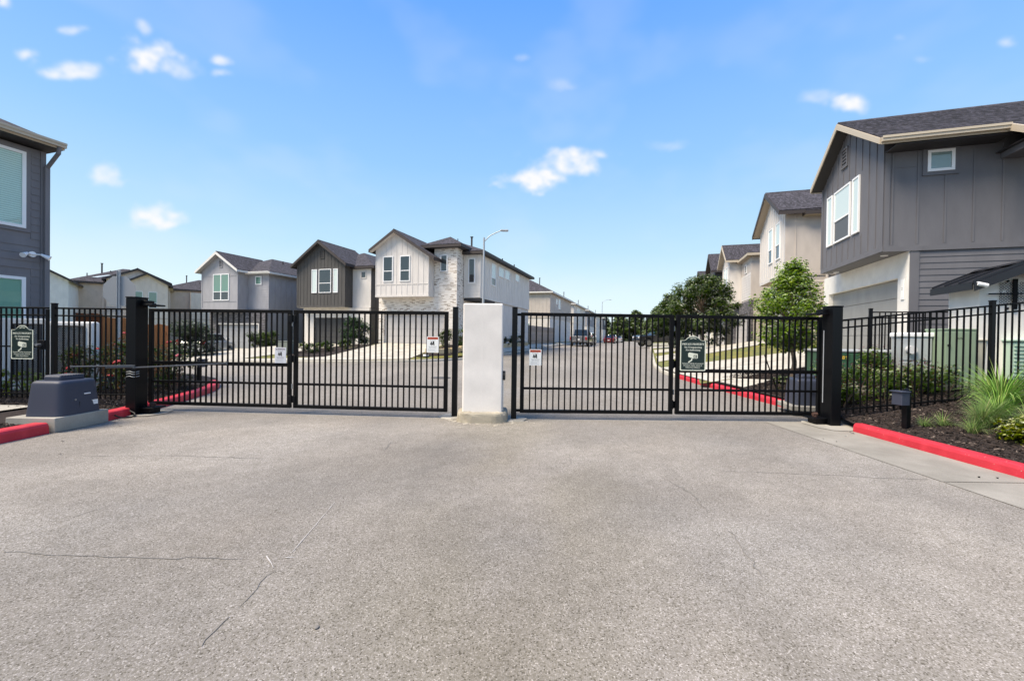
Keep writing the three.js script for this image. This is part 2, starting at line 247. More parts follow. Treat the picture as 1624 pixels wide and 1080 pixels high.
function clipCell(poly, x0, x1, z0, z1) {
  let p = poly;
  for (const [ax, v, s] of [[0, x0, 1], [0, x1, -1], [1, z0, 1], [1, z1, -1]]) {
    const q = []; for (let i = 0; i < p.length; i++) { const a = p[i], b = p[(i + 1) % p.length], ia = s * (a[ax] - v) >= 0, ib = s * (b[ax] - v) >= 0; if (ia) q.push(a); if (ia !== ib) { const t = (v - a[ax]) / (b[ax] - a[ax]); q.push([a[0] + (b[0] - a[0]) * t, a[1] + (b[1] - a[1]) * t]); } }
    p = q; if (p.length < 3) return [];
  }
  return p;
}
const steps = (a, b, d) => { const n = max(1, Math.ceil((b - a) / d)), r = []; for (let i = 0; i <= n; i++) r.push(a + (b - a) * i / n); return r; };
function patchGeo(poly, hf, off = 0, step = 1, lines, tint) {
  const xs = poly.map(p => p[0]), zs = poly.map(p => p[1]);
  const gx = lines ? lines[0] : steps(Math.min(...xs), Math.max(...xs), step), gz = lines ? lines[1] : steps(Math.min(...zs), Math.max(...zs), step), pos = [], col = [];
  const put = (x, z) => { pos.push(x, hf(x, z) + off, z); if (tint) col.push(...tint(x, z)); };
  for (let i = 0; i + 1 < gx.length; i++) for (let j = 0; j + 1 < gz.length; j++) {
    const c = clipCell(poly, gx[i], gx[i + 1], gz[j], gz[j + 1]); if (!c.length) continue;
    const pts = c.filter((p, k) => { const q = c[(k + 1) % c.length]; return hypot(p[0] - q[0], p[1] - q[1]) > 1e-5; }).map(p => new THREE.Vector2(p[0], p[1])); if (pts.length < 3) continue;
    const ar = THREE.ShapeUtils.area(pts); if (abs(ar) < 1e-7) continue; if (ar < 0) pts.reverse();
    for (const t of THREE.ShapeUtils.triangulateShape(pts, [])) for (const k of [t[0], t[2], t[1]]) put(pts[k].x, pts[k].y);
  }
  const g = new THREE.BufferGeometry(); g.setAttribute('position', new THREE.Float32BufferAttribute(pos, 3));
  const nor = [], uv = []; for (let i = 0; i < pos.length; i += 3) { const x = pos[i], z = pos[i + 2], e = .05, hx = (hf(x + e, z) - hf(x - e, z)) / (2 * e), hz = (hf(x, z + e) - hf(x, z - e)) / (2 * e), l = hypot(hx, 1, hz); nor.push(-hx / l, 1 / l, -hz / l); uv.push(x, z); }
  g.setAttribute('normal', new THREE.Float32BufferAttribute(nor, 3)); g.setAttribute('uv', new THREE.Float32BufferAttribute(uv, 2)); if (tint) g.setAttribute('color', new THREE.Float32BufferAttribute(col, 3)); return g;
}
const XD = (...l) => l.map(([x, d]) => [x, -d]);                // camera frame (right, ahead)
const USP = (...l) => l.map(([u, s]) => W(u, s));
function inside(poly, x, z) { let c = false; for (let i = 0, j = poly.length - 1; i < poly.length; j = i++) { const [xi, zi] = poly[i], [xj, zj] = poly[j]; if ((zi > z) !== (zj > z) && x < (xj - xi) * (z - zi) / (zj - zi) + xi) c = !c; } return c; }

struct('ground', patchGeo(XD([-700, -60], [700, -60], [700, 900], [-700, 900]), () => -1.2, 0, 200), M.dirt);
{ // asphalt of the entry drive, the cross street and the street: a worn sheet with paler and darker patches of binder
  const gx = [...steps(-80, -10, 2.5), ...steps(-10, 8, .3).slice(1), ...steps(8, 60, 2.5).slice(1)], gz = [...steps(-150, -14, 2.5), ...steps(-14, 8, .3).slice(1)];
  const tint = (x, z) => {
    let v = .93 + (fbm(x * .55 + 40, z * .55 + 40, 4096, 4, 41) - .5) * .26 + (fbm(x * 2.1 + 9, z * 2.1 + 9, 4096, 3, 43) - .5) * .12;
    v += .16 * smooth(.52, .66, fbm(x * .35 + 70, z * .35 + 20, 4096, 4, 47)) * (.6 + .8 * hash2(floor(x * 14), floor(z * 14), 3));   // bleached patches
    v += (fbm(x * 1.6 + 11, z * .13 + 5, 4096, 4, 53) - .5) * .24 * smooth(.3, .6, fbm(x * .2 + 3, z * .3 + 8, 4096, 3, 59));   // rubber and wear along the wheel paths
    const dx = (x + .6 + (fbm(z, x, 4096, 3, 4) - .5) * 1.2), st = Math.exp(-dx * dx / .28) * smooth(-7.6, -6.6, z) * smooth(-3.4, -5.2, z); v -= .17 * st * (.4 + 1.1 * fbm(x * 3, z * 3, 4096, 3, 7));   // oil drips ahead of the pillar
    const ox = x - .1 + (fbm(z * .8, 3, 4096, 3, 71) - .5) * 1.6, oil = Math.exp(-ox * ox / 1.1) * smooth(.38, .62, fbm(x * 1.3 + 5, z * .7 + 2, 4096, 5, 73)); v *= 1 - .10 * oil;   // brown drip film where cars wait for the gate
    const c = fbm(x * .9 + 3, z * .9, 4096, 3, 61) - .5; return [v * (1 + .035 * c + .012 * oil), v, v * (1 - .05 * c - .06 * oil)];
  };
  struct('road', patchGeo(XD([-80, -8], [60, -8], [60, 150], [-80, 150]), hRoad, 0, 1, [gx, gz], tint), M.asphalt);
}
// gutters and aprons of pale concrete, joints left open between the pours
const gutterJoint = [-2, 1.2, 4.86, 8.3];
for (let i = 0; i + 1 < gutterJoint.length; i++) struct('concrete_gutter', patchGeo(XD([4.97, gutterJoint[i] + .012], [6.07, gutterJoint[i] + .012], [6.07, gutterJoint[i + 1] - .012], [4.97, gutterJoint[i + 1] - .012]), hRoad, .006, .5), M.gutterConcrete);
struct('concrete_collar', patchGeo(XD([5.75, 7.55], [6.0, 7.5], [6.3, 7.62], [6.42, 7.85], [6.42, 8.5], [5.8, 8.5], [5.62, 8.2], [5.65, 7.75]), hRoad, .014, .4), M.concrete);
struct('concrete_collar', patchGeo(XD([-7.55, 8.0], [-7.2, 7.93], [-6.85, 8.0], [-6.72, 8.3], [-6.9, 8.7], [-7.6, 8.7]), hRoad, .014, .4), M.concrete);
for (const [cx, cd] of [[-1.14, 8.42], [.04, 8.25]]) { const g = new THREE.CylinderGeometry(.26, .28, .02, 18); const p = g.attributes.position; for (let i = 0; i < p.count; i++) { const k = 1 + (hash2(floor(p.getX(i) * 50), floor(p.getZ(i) * 50), 5) - .5) * .22; p.setX(i, p.getX(i) * k); p.setZ(i, p.getZ(i) * k); } g.computeVertexNormals(); g.translate(cx, .008, -cd); struct('concrete_collar', tri(g), M.concrete); }

// kerbs swept along their lines, poured in lengths
function kerb(name, path, hf, mat, side = 1, len = 3, wid = .17, hh = .135) {
  const c = new THREE.CatmullRomCurve3(path.map(([x, z]) => new THREE.Vector3(x, 0, z)), false, 'centripetal', .5), total = c.getLength(), n = max(1, Math.round(total / len));
  const prof = [[0, -.06], [.012, hh - .05], [.03, hh - .015], [.055, hh], [wid - .03, hh], [wid, hh - .02], [wid, -.06]];
  const root = new THREE.Group(); root.name = numbered(name); root.userData.kind = 'structure'; scene.add(root);
  for (let k = 0; k < n; k++) {
    const a = k / n + .004 / total, b = (k + 1) / n - .004 / total, m = max(2, Math.ceil((b - a) * total / .35)), ring = [];
    for (let i = 0; i <= m; i++) { const t = a + (b - a) * i / m, p = c.getPointAt(clamp(t)), d = c.getTangentAt(clamp(t)), nx = -d.z * side, nz = d.x * side, y0 = hf(p.x, p.z); ring.push(prof.map(([q, y]) => [p.x + nx * q, y0 + y, p.z + nz * q])); }
    const pos = [], quad = (p, q, r, s) => pos.push(...p, ...q, ...r, ...p, ...r, ...s);
    for (let i = 0; i < m; i++) for (let j = 0; j + 1 < prof.length; j++) side > 0 ? quad(ring[i][j], ring[i + 1][j], ring[i + 1][j + 1], ring[i][j + 1]) : quad(ring[i][j], ring[i][j + 1], ring[i + 1][j + 1], ring[i + 1][j]);
    for (const e of [ring[0], ring[m]]) for (let j = 1; j + 1 < prof.length; j++) pos.push(...e[0], ...e[j], ...e[j + 1]);
    const g = new THREE.BufferGeometry(); g.setAttribute('position', new THREE.Float32BufferAttribute(pos, 3)); g.computeVertexNormals(); part(root, 'kerb_length', tri(g), mat);
  }
  return root;
}
kerb('red_kerb', XD([6.06, -3], [6.06, 3], [6.08, 7.55]), hRoad, M.redPaint, 1, 5.3, .2, .15);
kerb('red_kerb', XD([6.45, 10.05], [6.4, 13], [6.4, 16.4]), hRoad, M.redPaint, 1, 3.2, .2, .15);
kerb('kerb', XD([6.4, 16.45], [6.5, 18.2], [6.9, 20.2], ...[[.4, 22.5], [.4, 40], [.4, 80], [.4, 139]].map(p => { const w = W(...p); return [w[0], -w[1]]; })), hRoad, M.driveway, 1, 3.5);
kerb('red_kerb', XD([-7.15, -2], [-7.15, 4], [-7.15, 6.58]), hRoad, M.redPaint, -1, 1.9, .26, .17);
kerb('red_kerb', XD([-7.16, 7.52], [-7.22, 8.1], [-7.35, 8.9], [-7.6, 10], [-8.15, 11.7], [-9.2, 13.3], [-11, 14.6], [-14, 15.4], [-18, 16]), hRoad, M.redPaint, -1, 3, .26, .15);
kerb('kerb', USP([-69, farKerb(-69)], [-40, farKerb(-40)], [-24, farKerb(-24)], [-13.9, 19.8], [-12, 20.7], [-10.6, 22.5], [-9.8, 25], [-9.5, 28], [-9.5, 40], [-9.5, 80], [-9.5, 139]), hRoad, M.driveway, -1, 4);

// yards
const nearLeft = XD([-7.3, -8], [-7.3, 7.6], [-7.5, 9], [-7.75, 10], [-8.3, 11.75], [-9.3, 13.45], [-11.05, 14.75], [-14, 15.55], [-19, 16.3], [-60, 19], [-60, -8]);
struct('mulch_bed', patchGeo(nearLeft, hNear, -.02, 1.5), M.soil);
const nearRight = [...XD([6.2, -8], [6.2, 7.7], [6.62, 9], [6.55, 13], [6.55, 14.6]), ...USP([1.7, 14.93], [16, 14.93], [24, 2], [24, -8])];
struct('mulch_bed', patchGeo(nearRight, hRight, 0, .5), M.soil);
const farRight = [...USP([1.7, 14.95]), ...XD([6.55, 14.9], [6.55, 16.5], [6.65, 18.3], [7.05, 20.2]), ...USP([.52, 22.5], [.52, 140], [45, 140], [45, 14.95])];
struct('lawn', patchGeo(farRight, hRight, 0, 1.5), M.lawn);
const lp = []; for (let u = -69; u <= -14; u += 5) lp.push([u, farKerb(u) + .12]); lp.push([-13.9, 19.95], [-12.05, 20.85], [-10.75, 22.6], [-9.95, 25], [-9.65, 28], [-9.65, 140], [-69, 140]);
struct('lawn', patchGeo(USP(...lp), hLeft, 0, 1.5), M.lawn);
// driveways and walks: each pour its own sheet
function paving(name, poly, hf, off, step = 1.2, mat = M.driveway) { return struct(name, patchGeo(poly, hf, off, step), mat); }
for (const [a, b] of [[15.0, 17.55], [17.6, 20.2], [23.7, 26.05], [26.1, 28.4], [32.6, 35.2], [35.25, 37.9], [41.2, 46.2], [50.2, 55], [59, 64], [68, 73]]) {
  const uc = max(.4, (6.25 - ST * a) / CT) + .22, ud = max(.4, (6.25 - ST * b) / CT) + .22;
  paving('driveway', USP([uc, a], [6.95, a], [6.95, b], [ud, b]), hRight, .022);
}
paving('walkway', XD([6.62, 17.2], [6.62, 12.1], [7.5, 12.05], [6.95, 14.1], [8.0, 13.6], [8.3, 16.6]), hRight, .012, .6);
paving('walkway', XD([-60, 6.05], [-8.95, 6.95], [-8.9, 8.0], [-60, 7.7]), hNear, .012, 1.5);
for (const [u0, u1, sb] of [[-36.3, -33.1, 27.1], [-33.05, -29.9, 27.1], [-27.6, -24.9, 28.7], [-24.85, -22.2, 28.7], [-17.3, -15.0, 25.3], [-14.95, -12.6, 25.3]]) paving('driveway', USP([u0 - .2, farKerb(u0 - .2) + .13], [u1 + .1, farKerb(u1 + .1) + .13], [u1, sb], [u0, sb]), hLeft, .03);
paving('walkway', USP([-69, farKerb(-69) + .2], [-40, farKerb(-40) + .2], [-14, farKerb(-14) + .2], [-14, farKerb(-14) + 1.2], [-40, farKerb(-40) + 1.2], [-69, farKerb(-69) + 1.2]), hLeft, .018);
paving('walkway', USP([-9.66, 27], [-9.66, 130], [-10.35, 130], [-10.35, 27]), hLeft, .02, 2);
const bed1 = USP([-22.1, 21.2], [-19.3, 19.9], [-17.6, 19.9], [-17.6, 25.0], [-20.6, 28.6], [-22.1, 28.6]), bed2 = USP([-12.4, 21.3], [-11, 22.7], [-10.2, 25.2], [-12.4, 25.2]), bed3 = USP([-29.7, 21.5], [-28.0, 21.5], [-27.9, 28], [-29.7, 28]);
for (const b of [bed1, bed2, bed3]) paving('mulch_bed', b, hLeft, .02, .8, M.soil);
const g3 = USP([-10.3, 27], [-9.75, 27], [-9.75, 130], [-10.3, 130]);

// cracks and scuffs in the asphalt, a few millimetres of open joint each
const gp = (px, py) => { const dy = py - (534 + tan(ROLL) * (px - 812)), d = 1.6 * FOCAL / dy; return [(px - 812) / FOCAL * d, -d]; };
function ribbon(name, pts, wid, mat, seed, off = .004, wob = .03) {
  const r = mulberry(seed), P = []; for (let i = 0; i + 1 < pts.length; i++) { const a = pts[i], b = pts[i + 1], l = hypot(b[0] - a[0], b[1] - a[1]), n = max(1, Math.round(l / .07)); for (let k = 0; k < n; k++) { const t = k / n; P.push([lerp(a[0], b[0], t) + (r() - .5) * wob, lerp(a[1], b[1], t) + (r() - .5) * wob, wid * (.35 + r() * .9)]); } } P.push([...pts[pts.length - 1], wid * .3]);
  const pos = []; for (let i = 0; i + 1 < P.length; i++) { const a = P[i], b = P[i + 1], dx = b[0] - a[0], dz = b[1] - a[1], l = hypot(dx, dz) || 1, nx = -dz / l, nz = dx / l; const q = (p, s) => { const x = p[0] + nx * p[2] * s * .5, z = p[1] + nz * p[2] * s * .5; return [x, hRoad(x, z) + off, z]; }; pos.push(...q(a, 1), ...q(b, 1), ...q(b, -1), ...q(a, 1), ...q(b, -1), ...q(a, -1)); }
  const g = new THREE.BufferGeometry(); g.setAttribute('position', new THREE.Float32BufferAttribute(pos, 3)); g.computeVertexNormals(); const n = g.attributes.normal; for (let i = 0; i < n.count; i++) n.setXYZ(i, 0, 1, 0); return struct(name, tri(g), mat);
}
const crackMat = std(L(.19, .178, .16), 1), scuffMat = std(L(.46, .44, .42), 1), seamMat = std(L(.20, .185, .165), 1);
ribbon('pavement_crack', [[0, 876], [75, 882], [150, 885], [240, 887], [330, 887.5], [395, 888]].map(p => gp(...p)), .009, crackMat, 3);
ribbon('pavement_crack', [[436, 908], [410, 935], [380, 967]].map(p => gp(...p)), .007, seamMat, 4);
ribbon('pavement_crack', [[366, 980], [340, 1005], [322, 1030]].map(p => gp(...p)), .009, seamMat, 5);
ribbon('pavement_crack', [[1060, 757], [1085, 775], [1112, 795], [1127, 816]].map(p => gp(...p)), .010, crackMat, 6, .004, .06);
ribbon('pavement_crack', [[1168, 846], [1180, 870], [1198, 888], [1216, 918]].map(p => gp(...p)), .010, crackMat, 7, .004, .05);
ribbon('pavement_crack', [[1150, 748], [1240, 751], [1330, 755], [1400, 759], [1478, 761]].map(p => gp(...p)), .010, seamMat, 8);
ribbon('pavement_crack', [[962, 681], [985, 696], [1004, 712]].map(p => gp(...p)), .009, seamMat, 9, .004, .05);
ribbon('pavement_crack', [[905, 722], [908, 737]].map(p => gp(...p)), .009, crackMat, 10);
ribbon('pavement_crack', [[622, 702], [612, 715]].map(p => gp(...p)), .014, crackMat, 11);
ribbon('pavement_crack', [[200, 795], [120, 820], [40, 850]].map(p => gp(...p)), .006, seamMat, 12);
ribbon('pavement_crack', [[120, 725], [260, 723], [420, 728]].map(p => gp(...p)), .010, seamMat, 13);
ribbon('pavement_scuff', [[533, 798], [500, 838], [464, 880]].map(p => gp(...p)), .005, scuffMat, 14, .005, .004);
ribbon('pavement_scuff', [[425, 884], [436, 903]].map(p => gp(...p)), .011, scuffMat, 15, .005, .006);
ribbon('pavement_scuff', [[455, 887], [472, 886]].map(p => gp(...p)), .012, scuffMat, 16, .005, .006);
{ const [x, z] = gp(506, 999), g = new THREE.SphereGeometry(.014, 10, 6); g.scale(1, .35, 1.2); g.translate(x, .006, z); solo('pebble', 'small dark flat pebble lying alone on the asphalt', 'pebble', g, crackMat); }
{ // spilled mortar round the pillar foot
  const r = mulberry(77), pos = []; for (let k = 0; k < 90; k++) { const a = r() * 2 * PI, q = .52 + r() * r() * .75, x = -.54 + cos(a) * q * 1.15, z = -8.25 + abs(sin(a)) * q * .95, s = .008 + r() * r() * .05, n = 5; const c = []; for (let i = 0; i < n; i++) { const b = i / n * 2 * PI + r(); c.push([x + cos(b) * s * (.5 + r()), .005 + k * 2e-5, z + sin(b) * s * (.4 + .6 * r())]); } for (let i = 1; i + 1 < n; i++) pos.push(...c[0], ...c[i + 1], ...c[i]); }
  const g = new THREE.BufferGeometry(); g.setAttribute('position', new THREE.Float32BufferAttribute(pos, 3)); g.setAttribute('normal', new THREE.Float32BufferAttribute(pos.map((v, i) => i % 3 === 1 ? 1 : 0), 3)); const m = struct('mortar_splashes', tri(g), std(L(.5, .46, .38), 1)); m.userData.kind = 'stuff'; m.userData.label = 'pale mortar splashes on the asphalt around the white pillar'; m.userData.category = 'mortar';
}

// ---------------------------------------------------------------- gates
const GT = 2.07, GB = .12;
function leaf(root, a, b, mid, flip) {            // one leaf of a bi-fold gate between a and b along the gate's own x axis
  const st = .075, rl = .065, z = .03, fr = [rbx(a, a + st, GB, GT, -z, z, .006), rbx(b - st, b, GB, GT, -z, z, .006), rbx(a + st, b - st, GT - rl, GT, -z, z, .006), rbx(a + st, b - st, GB, GB + rl, -z, z, .006), rbx(a + st, b - st, .575, .62, -.02, .02, .005)];
  if (mid) fr.push(rbx(a + st, b - st, .94, 1.01, -.022, .022, .005));
  const f = part(root, 'gate_leaf', mg(fr), M.blackSteel), n = Math.round((b - a - 2 * st) / .1135), w = .0125;
  const geo = bx(-w, w, GB + rl, GT - rl, -w, w);
  for (let i = 1; i < n; i++) { const m = part(f, 'picket', geo, M.blackSteel); m.position.x = a + st + (b - a - 2 * st) * i / n; }
  return f;
}
function gate(label, p0, p1, fr) {                 // hinge at p0
  const dx = p1[0] - p0[0], dd = p1[1] - p0[1], len = hypot(dx, dd), root = thing('driveway_gate', label, 'gate', [p0[0], hRoad(p0[0], -p0[1]), -p0[1]], atan2(dd, dx), 'bi-fold driveway gates');
  leaf(root, 0, len * fr, true); leaf(root, len * fr + .055, len, false);
  for (const y of [.3, 1.1, 1.9]) part(root, 'hinge', mg([rbx(len * fr - .05, len * fr + .10, y - .07, y + .07, .031, .045, .004), cyl(len * fr + .027, y - .09, y + .09, .052, .016)]), M.blackPost);
  for (const y of [.5, 1.75]) part(root, 'hinge_pin', cyl(len * fr + .027, y, y + .1, .02, .013), M.steel);
  return root;
}
gate('left black steel picket gate leaning arm joined to a blue operator box', [-7.4, 8.68], [-1.24, 8.26], .488).userData.label = 'black picket gate between the blue operator box with a swing arm and the white pillar';
gate('x', [6.13, 8.42], [.17, 8.27], .488).userData.label = 'black picket gate carrying the green private property sign, right of the white pillar';

function hingePost(label, x, d, s) {                // s: which way the gate lies
  const t = thing('gate_post', label, 'gate post', [x, hRoad(x, -d), -d], 0);
  part(t, 'post', rbx(-.095, .095, 0, 2.24, -.28, 0, .008), M.blackPost);
  part(t, 'post_cap', rbx(-.102, .102, 2.241, 2.262, -.287, .007, .006), M.blackPost);
  if (s < 0) part(t, 'hinge_rod', bar([s * .112, .42, -.2], [s * .112, 1.8, -.2], .009), M.galv);
  part(t, 'base_plate', mg([rbx(s * .096, s * .36, .11, .14, -.40, -.08, .006), rbx(s * .10, s * .28, .012, .109, -.36, -.12, .006)]), M.blackPost);
  part(t, 'pivot_bearing', mg([rot(cyl(0, -.04, .04, 0, .035, .035, 16), 'Z', PI / 2).translate(s * .22, .185, -.25), cyl(s * .22, .141, .17, -.25, .04)]), M.rust);
  part(t, 'top_bracket', mg([rbx(s * .096, s * .32, 2.10, 2.13, -.42, -.1, .005), rbx(s * .096, s * .2, 2.131, 2.2, -.3, -.12, .005)]), M.blackPost);
  if (s > 0) for (const y of [.74, .79, .83]) part(t, 'wire_clip', tube([[-.07, y, .004], [0, y + .012, .014], [.07, y - .004, .01], [s * .12, y + .01, -.06]], .005, 12, 5), M.cabinetGrey);
  return t;
}
hingePost('tall black square gate post standing beside the blue operator box with the swing arm', -7.235, 8.06, 1);
hingePost('tall black square gate post at the end of the red kerb by the mulch bed', 6.09, 7.95, -1);
for (const [x, d, l] of [[-1.12, 8.4, 'slim black latch post standing close to the flat face of the white pillar'], [.05, 8.24, 'slim black latch post beside the pillar face carrying the small black sensor']]) { const t = thing('latch_post', l, 'post', [x, 0, -d], 0); part(t, 'post', rbx(-.052, .052, 0, 2.16, -.052, .052, .006), M.blackPost); part(t, 'cap', rbx(-.056, .056, 2.161, 2.172, -.056, .056, .004), M.blackPost); }
{ const t = thing('latch_tab', 'short black stop bars joining the slim latch post to the gate', 'latch', [.09, 0, -8.27], 0); for (const y of [.17, 2.03]) part(t, 'stop_bar', rbx(.013, .10, y - .025, y + .025, -.02, .02, .004), M.blackSteel); }

{ // white stucco pillar on its round concrete foot
  const t = thing('pillar', 'white stucco pillar standing between the two black gates', 'pillar', [-.545, 0, -8.25], 0);
  const sh = new THREE.Shape(); const N = 40; const fp = (k, r) => { const a = k / N * 2 * PI, c = cos(a), s = sin(a), p = .52; return [Math.sign(c) * Math.pow(abs(c), p) * .475 * r, Math.sign(s) * Math.pow(abs(s), p) * .44 * r]; };
  const pos = [], rows = [[0, 1.03], [.05, 1.015], [.13, 1.0], [.165, .985], [.185, .94], [.19, .7]]; const at = (i, k) => { const [y, r] = rows[i], w = 1 + (hash2(mod(k, N), i, 9) - .5) * .03, q = fp(k, r * w); return [q[0], y + (i > 1 ? (hash2(mod(k, N), i, 4) - .5) * .02 : 0), q[1]]; };
  for (let i = 0; i + 1 < rows.length; i++) for (let k = 0; k < N; k++) { const a = at(i, k), b = at(i, k + 1), c = at(i + 1, k + 1), d = at(i + 1, k); pos.push(...a, ...c, ...b, ...a, ...d, ...c); }
  const g = new THREE.BufferGeometry(); g.setAttribute('position', new THREE.Float32BufferAttribute(pos, 3)); g.computeVertexNormals();
  part(t, 'concrete_foot', tri(g), M.footStone);
  part(t, 'shaft', rbx(-.375, .375, .15, 2.215, -.30, .30, .03, 3), M.pillarStucco);
  const s = part(t, 'gate_sensor', mg([rbx(.376, .43, .78, .95, .16, .25, .01), rbx(.36, .377, .76, .97, .15, .26, .003)]), M.blackPlastic); part(s, 'lens', rbx(.39, .42, .87, .92, .251, .257, .002), M.glass);
  part(t, 'conduit', cyl(.388, .19, .76, .2, .009), M.pillarStucco);
}
{ // gate operators: moulded blue covers on concrete pads, with a cranked steel arm
  const cover = (w, d, h) => { // tapered shell with a rounded, ribbed crown
    const N = 48, pos = [], rows = []; for (let i = 0; i <= 10; i++) { const t = i / 10, y = h * t, k = 1 - .13 * t; rows.push([y, w / 2 * k, d / 2 * k]); } for (let i = 1; i <= 5; i++) { const a = i / 5 * PI / 2; rows.push([h + .06 * sin(a), w / 2 * .87 - .06 * (1 - cos(a)), d / 2 * .87 - .06 * (1 - cos(a))]); } rows.push([h + .062, .001, .001]);
    const at = (r, k) => { const a = k / N * 2 * PI, c = cos(a), s = sin(a); return [Math.sign(c) * Math.pow(abs(c), .3) * r[1], r[0], Math.sign(s) * Math.pow(abs(s), .3) * r[2]]; };
    for (let i = 0; i + 1 < rows.length; i++) for (let k = 0; k < N; k++) { const a = at(rows[i], k), b = at(rows[i], k + 1), c = at(rows[i + 1], k + 1), e = at(rows[i + 1], k); pos.push(...a, ...c, ...b, ...a, ...e, ...c); }
    const g = new THREE.BufferGeometry(); g.setAttribute('position', new THREE.Float32BufferAttribute(pos, 3)); g.computeVertexNormals(); return tri(toSmooth(g));
  };
  function toSmooth(g) { const p = g.attributes.position, n = g.attributes.normal, m = new Map(); const key = i => [0, 1, 2].map(k => Math.round(p.array[i * 3 + k] * 2000)).join(); for (let i = 0; i < p.count; i++) { const k = key(i), v = m.get(k) ?? m.set(k, new THREE.Vector3()).get(k); v.add(new THREE.Vector3(n.getX(i), n.getY(i), n.getZ(i))); } for (let i = 0; i < p.count; i++) { const v = m.get(key(i)).clone().normalize(); n.setXYZ(i, v.x, v.y, v.z); } return g; }
  const sticker = canvasTex(256, 128, (g, w, h) => { g.fillStyle = '#f1f1ee'; g.fillRect(0, 0, w, h); g.fillStyle = '#22262c'; g.beginPath(); g.moveTo(40, 104); g.lineTo(62, 60); g.lineTo(84, 84); g.lineTo(100, 24); g.lineTo(108, 104); g.fill(); g.fillStyle = '#9a9fa6'; for (let i = 0; i < 5; i++) g.fillRect(128, 22 + i * 18, 104 - (i % 2) * 22, 6); });
  const op = (label, x, d, turn, y0, padH, pad) => {
    const p = thing('concrete_pad', pad[0], 'concrete pad', [x, y0, -d], turn); part(p, 'slab', rbx(pad[1], pad[2], 0, padH, pad[3], pad[4], .012), M.concrete);
    const t = thing('gate_operator', label, 'gate operator', [x, y0 + padH + .001, -d], turn);
    part(t, 'cover', cover(.6, .72, .5), M.operatorBlue);
    part(t, 'crown', mg([rbx(-.14, .14, .54, .635, -.20, .20, .03, 3), ...Array.from({ length: 9 }, (_, i) => rbx(-.145, .145, .625, .641, -.19 + i * .043, -.17 + i * .043, .005))]), M.operatorBlue);
    return t;
  };
  const a = op('dark blue plastic gate operator on a concrete pad, swing arm reaching to the gate', -7.42, 7.05, 0, hRoad(-7.4, -7), .23, ['concrete pad under the operator box with the swing arm', -.46, .32, -.44, .44]);
  const g = new THREE.PlaneGeometry(.15, .075); const m1 = part(a, 'sticker', g.rotateY(PI / 2 - .0).translate(0, 0, 0), std(0xffffff, .6, { map: sticker })); m1.position.set(.2895, .16, -.20); m1.rotation.z = .0; m1.position.x = .2865; m1.rotation.set(0, 0, .068);
  part(a, 'handle', rbx(.272, .289, .31, .33, -.15, -.05, .006), M.vinyl);
  for (let i = 0; i < 5; i++) part(a, 'vent_slot', rbx(-.12, .12, .30 + i * .028, .312 + i * .028, .322 - (.30 + i * .028) * .093 + .02, .338 - (.30 + i * .028) * .093 + .02, .003), M.blackPlastic);
  part(a, 'lock', rot(cyl(0, 0, .016, 0, .016, .016, 12), 'Z', -PI / 2).translate(.277, .24, .1), M.steel);
  part(a, 'seam', rbx(.284, .2915, .01, .20, .032, .037, .001), M.blackPlastic);
  const base = [-7.42, hRoad(-7.4, -7) + .231, -7.05], R = p => [p[0] - base[0], p[1] - base[1], p[2] - base[2]];
  part(a, 'swing_arm', mg([bar(R([-7.38, .995, -7.1]), R([-6.78, .985, -7.62]), .014), bar(R([-7.06, .965, -7.38]), R([-6.78, .965, -7.62]), .016), bar(R([-6.78, .95, -7.62]), R([-5.72, .985, -8.53]), .014), cyl(...(q => [q[0], q[1] - .03, q[1] + .03, q[2]])(R([-6.78, .968, -7.62])), .02), cyl(...(q => [q[0], q[1] - .03, q[1] + .04, q[2]])(R([-5.72, .985, -8.53])), .018)]), std(L(.10, .105, .11), .5, { metalness: .4 }));
  const b = op('dark blue plastic gate operator behind the gate beside the green transformer', 6.45, 9.35, -.25, .12, .1, ['low concrete pad under the operator box beside the green transformer', -.42, .44, -.42, .5]);
  part(b, 'handle', rbx(-.05, .05, .30, .33, .355, .372, .006), M.vinyl);
  const c = solo('cable', 'black cable looping from the gate post to the concrete pad', 'cable', tube([[-7.12, .09, -7.62], [-7.08, .03, -7.72], [-7.04, .02, -7.9], [-7.09, .05, -8.0], [-7.2, .10, -8.02]], .014, 24, 6), M.blackPlastic);
}

// ---------------------------------------------------------------- fences: every picket, rail and post a part
function fence(label, A, B, o) {                    // A, B: [x, d, ground height]; rails follow the slope
  const { top = 1.85, gap = .121, posts = [], rails = [0, -.13, null], low = .14, group = 'black picket fences', dig = .05, pk = .0105 } = o;
  const dx = B[0] - A[0], dd = B[1] - A[1], len = hypot(dx, dd), k = (B[2] - A[2]) / len, root = thing('picket_fence', label, 'fence', [A[0], A[2], -A[1]], atan2(dd, dx), group);
  const rail = (y, hh, dep) => { const g = rbx(0, len, y - hh, y, -dep, dep, .004); const p = g.attributes.position; for (let i = 0; i < p.count; i++) p.setY(i, p.getY(i) + p.getX(i) * k); return g; };
  part(root, 'rail', rail(top, .032, .017), M.blackSteel); part(root, 'rail', rail(top - .145, .03, .015), M.blackSteel); part(root, 'rail', rail(low + .03, .03, .015), M.blackSteel);
  const n = Math.round(len / gap), geo = bx(-pk, pk, o.foot ?? .06, top - .033, -pk, pk);
  for (let i = 1; i < n; i++) { const x = len * i / n; if (posts.some(p => abs(p - x) < .08)) continue; const m = part(root, 'picket', geo, M.blackSteel); m.position.set(x, x * k, 0); }
  for (const p of posts) { const m = part(root, 'fence_post', rbx(-.035, .035, -dig, top + .06, -.035, .035, .004), M.blackPost); m.position.set(p, p * k, 0); const c = part(m, 'cap', rbx(-.042, .042, top + .061, top + .085, -.042, .042, .008), M.blackPost); }
  return root;
}
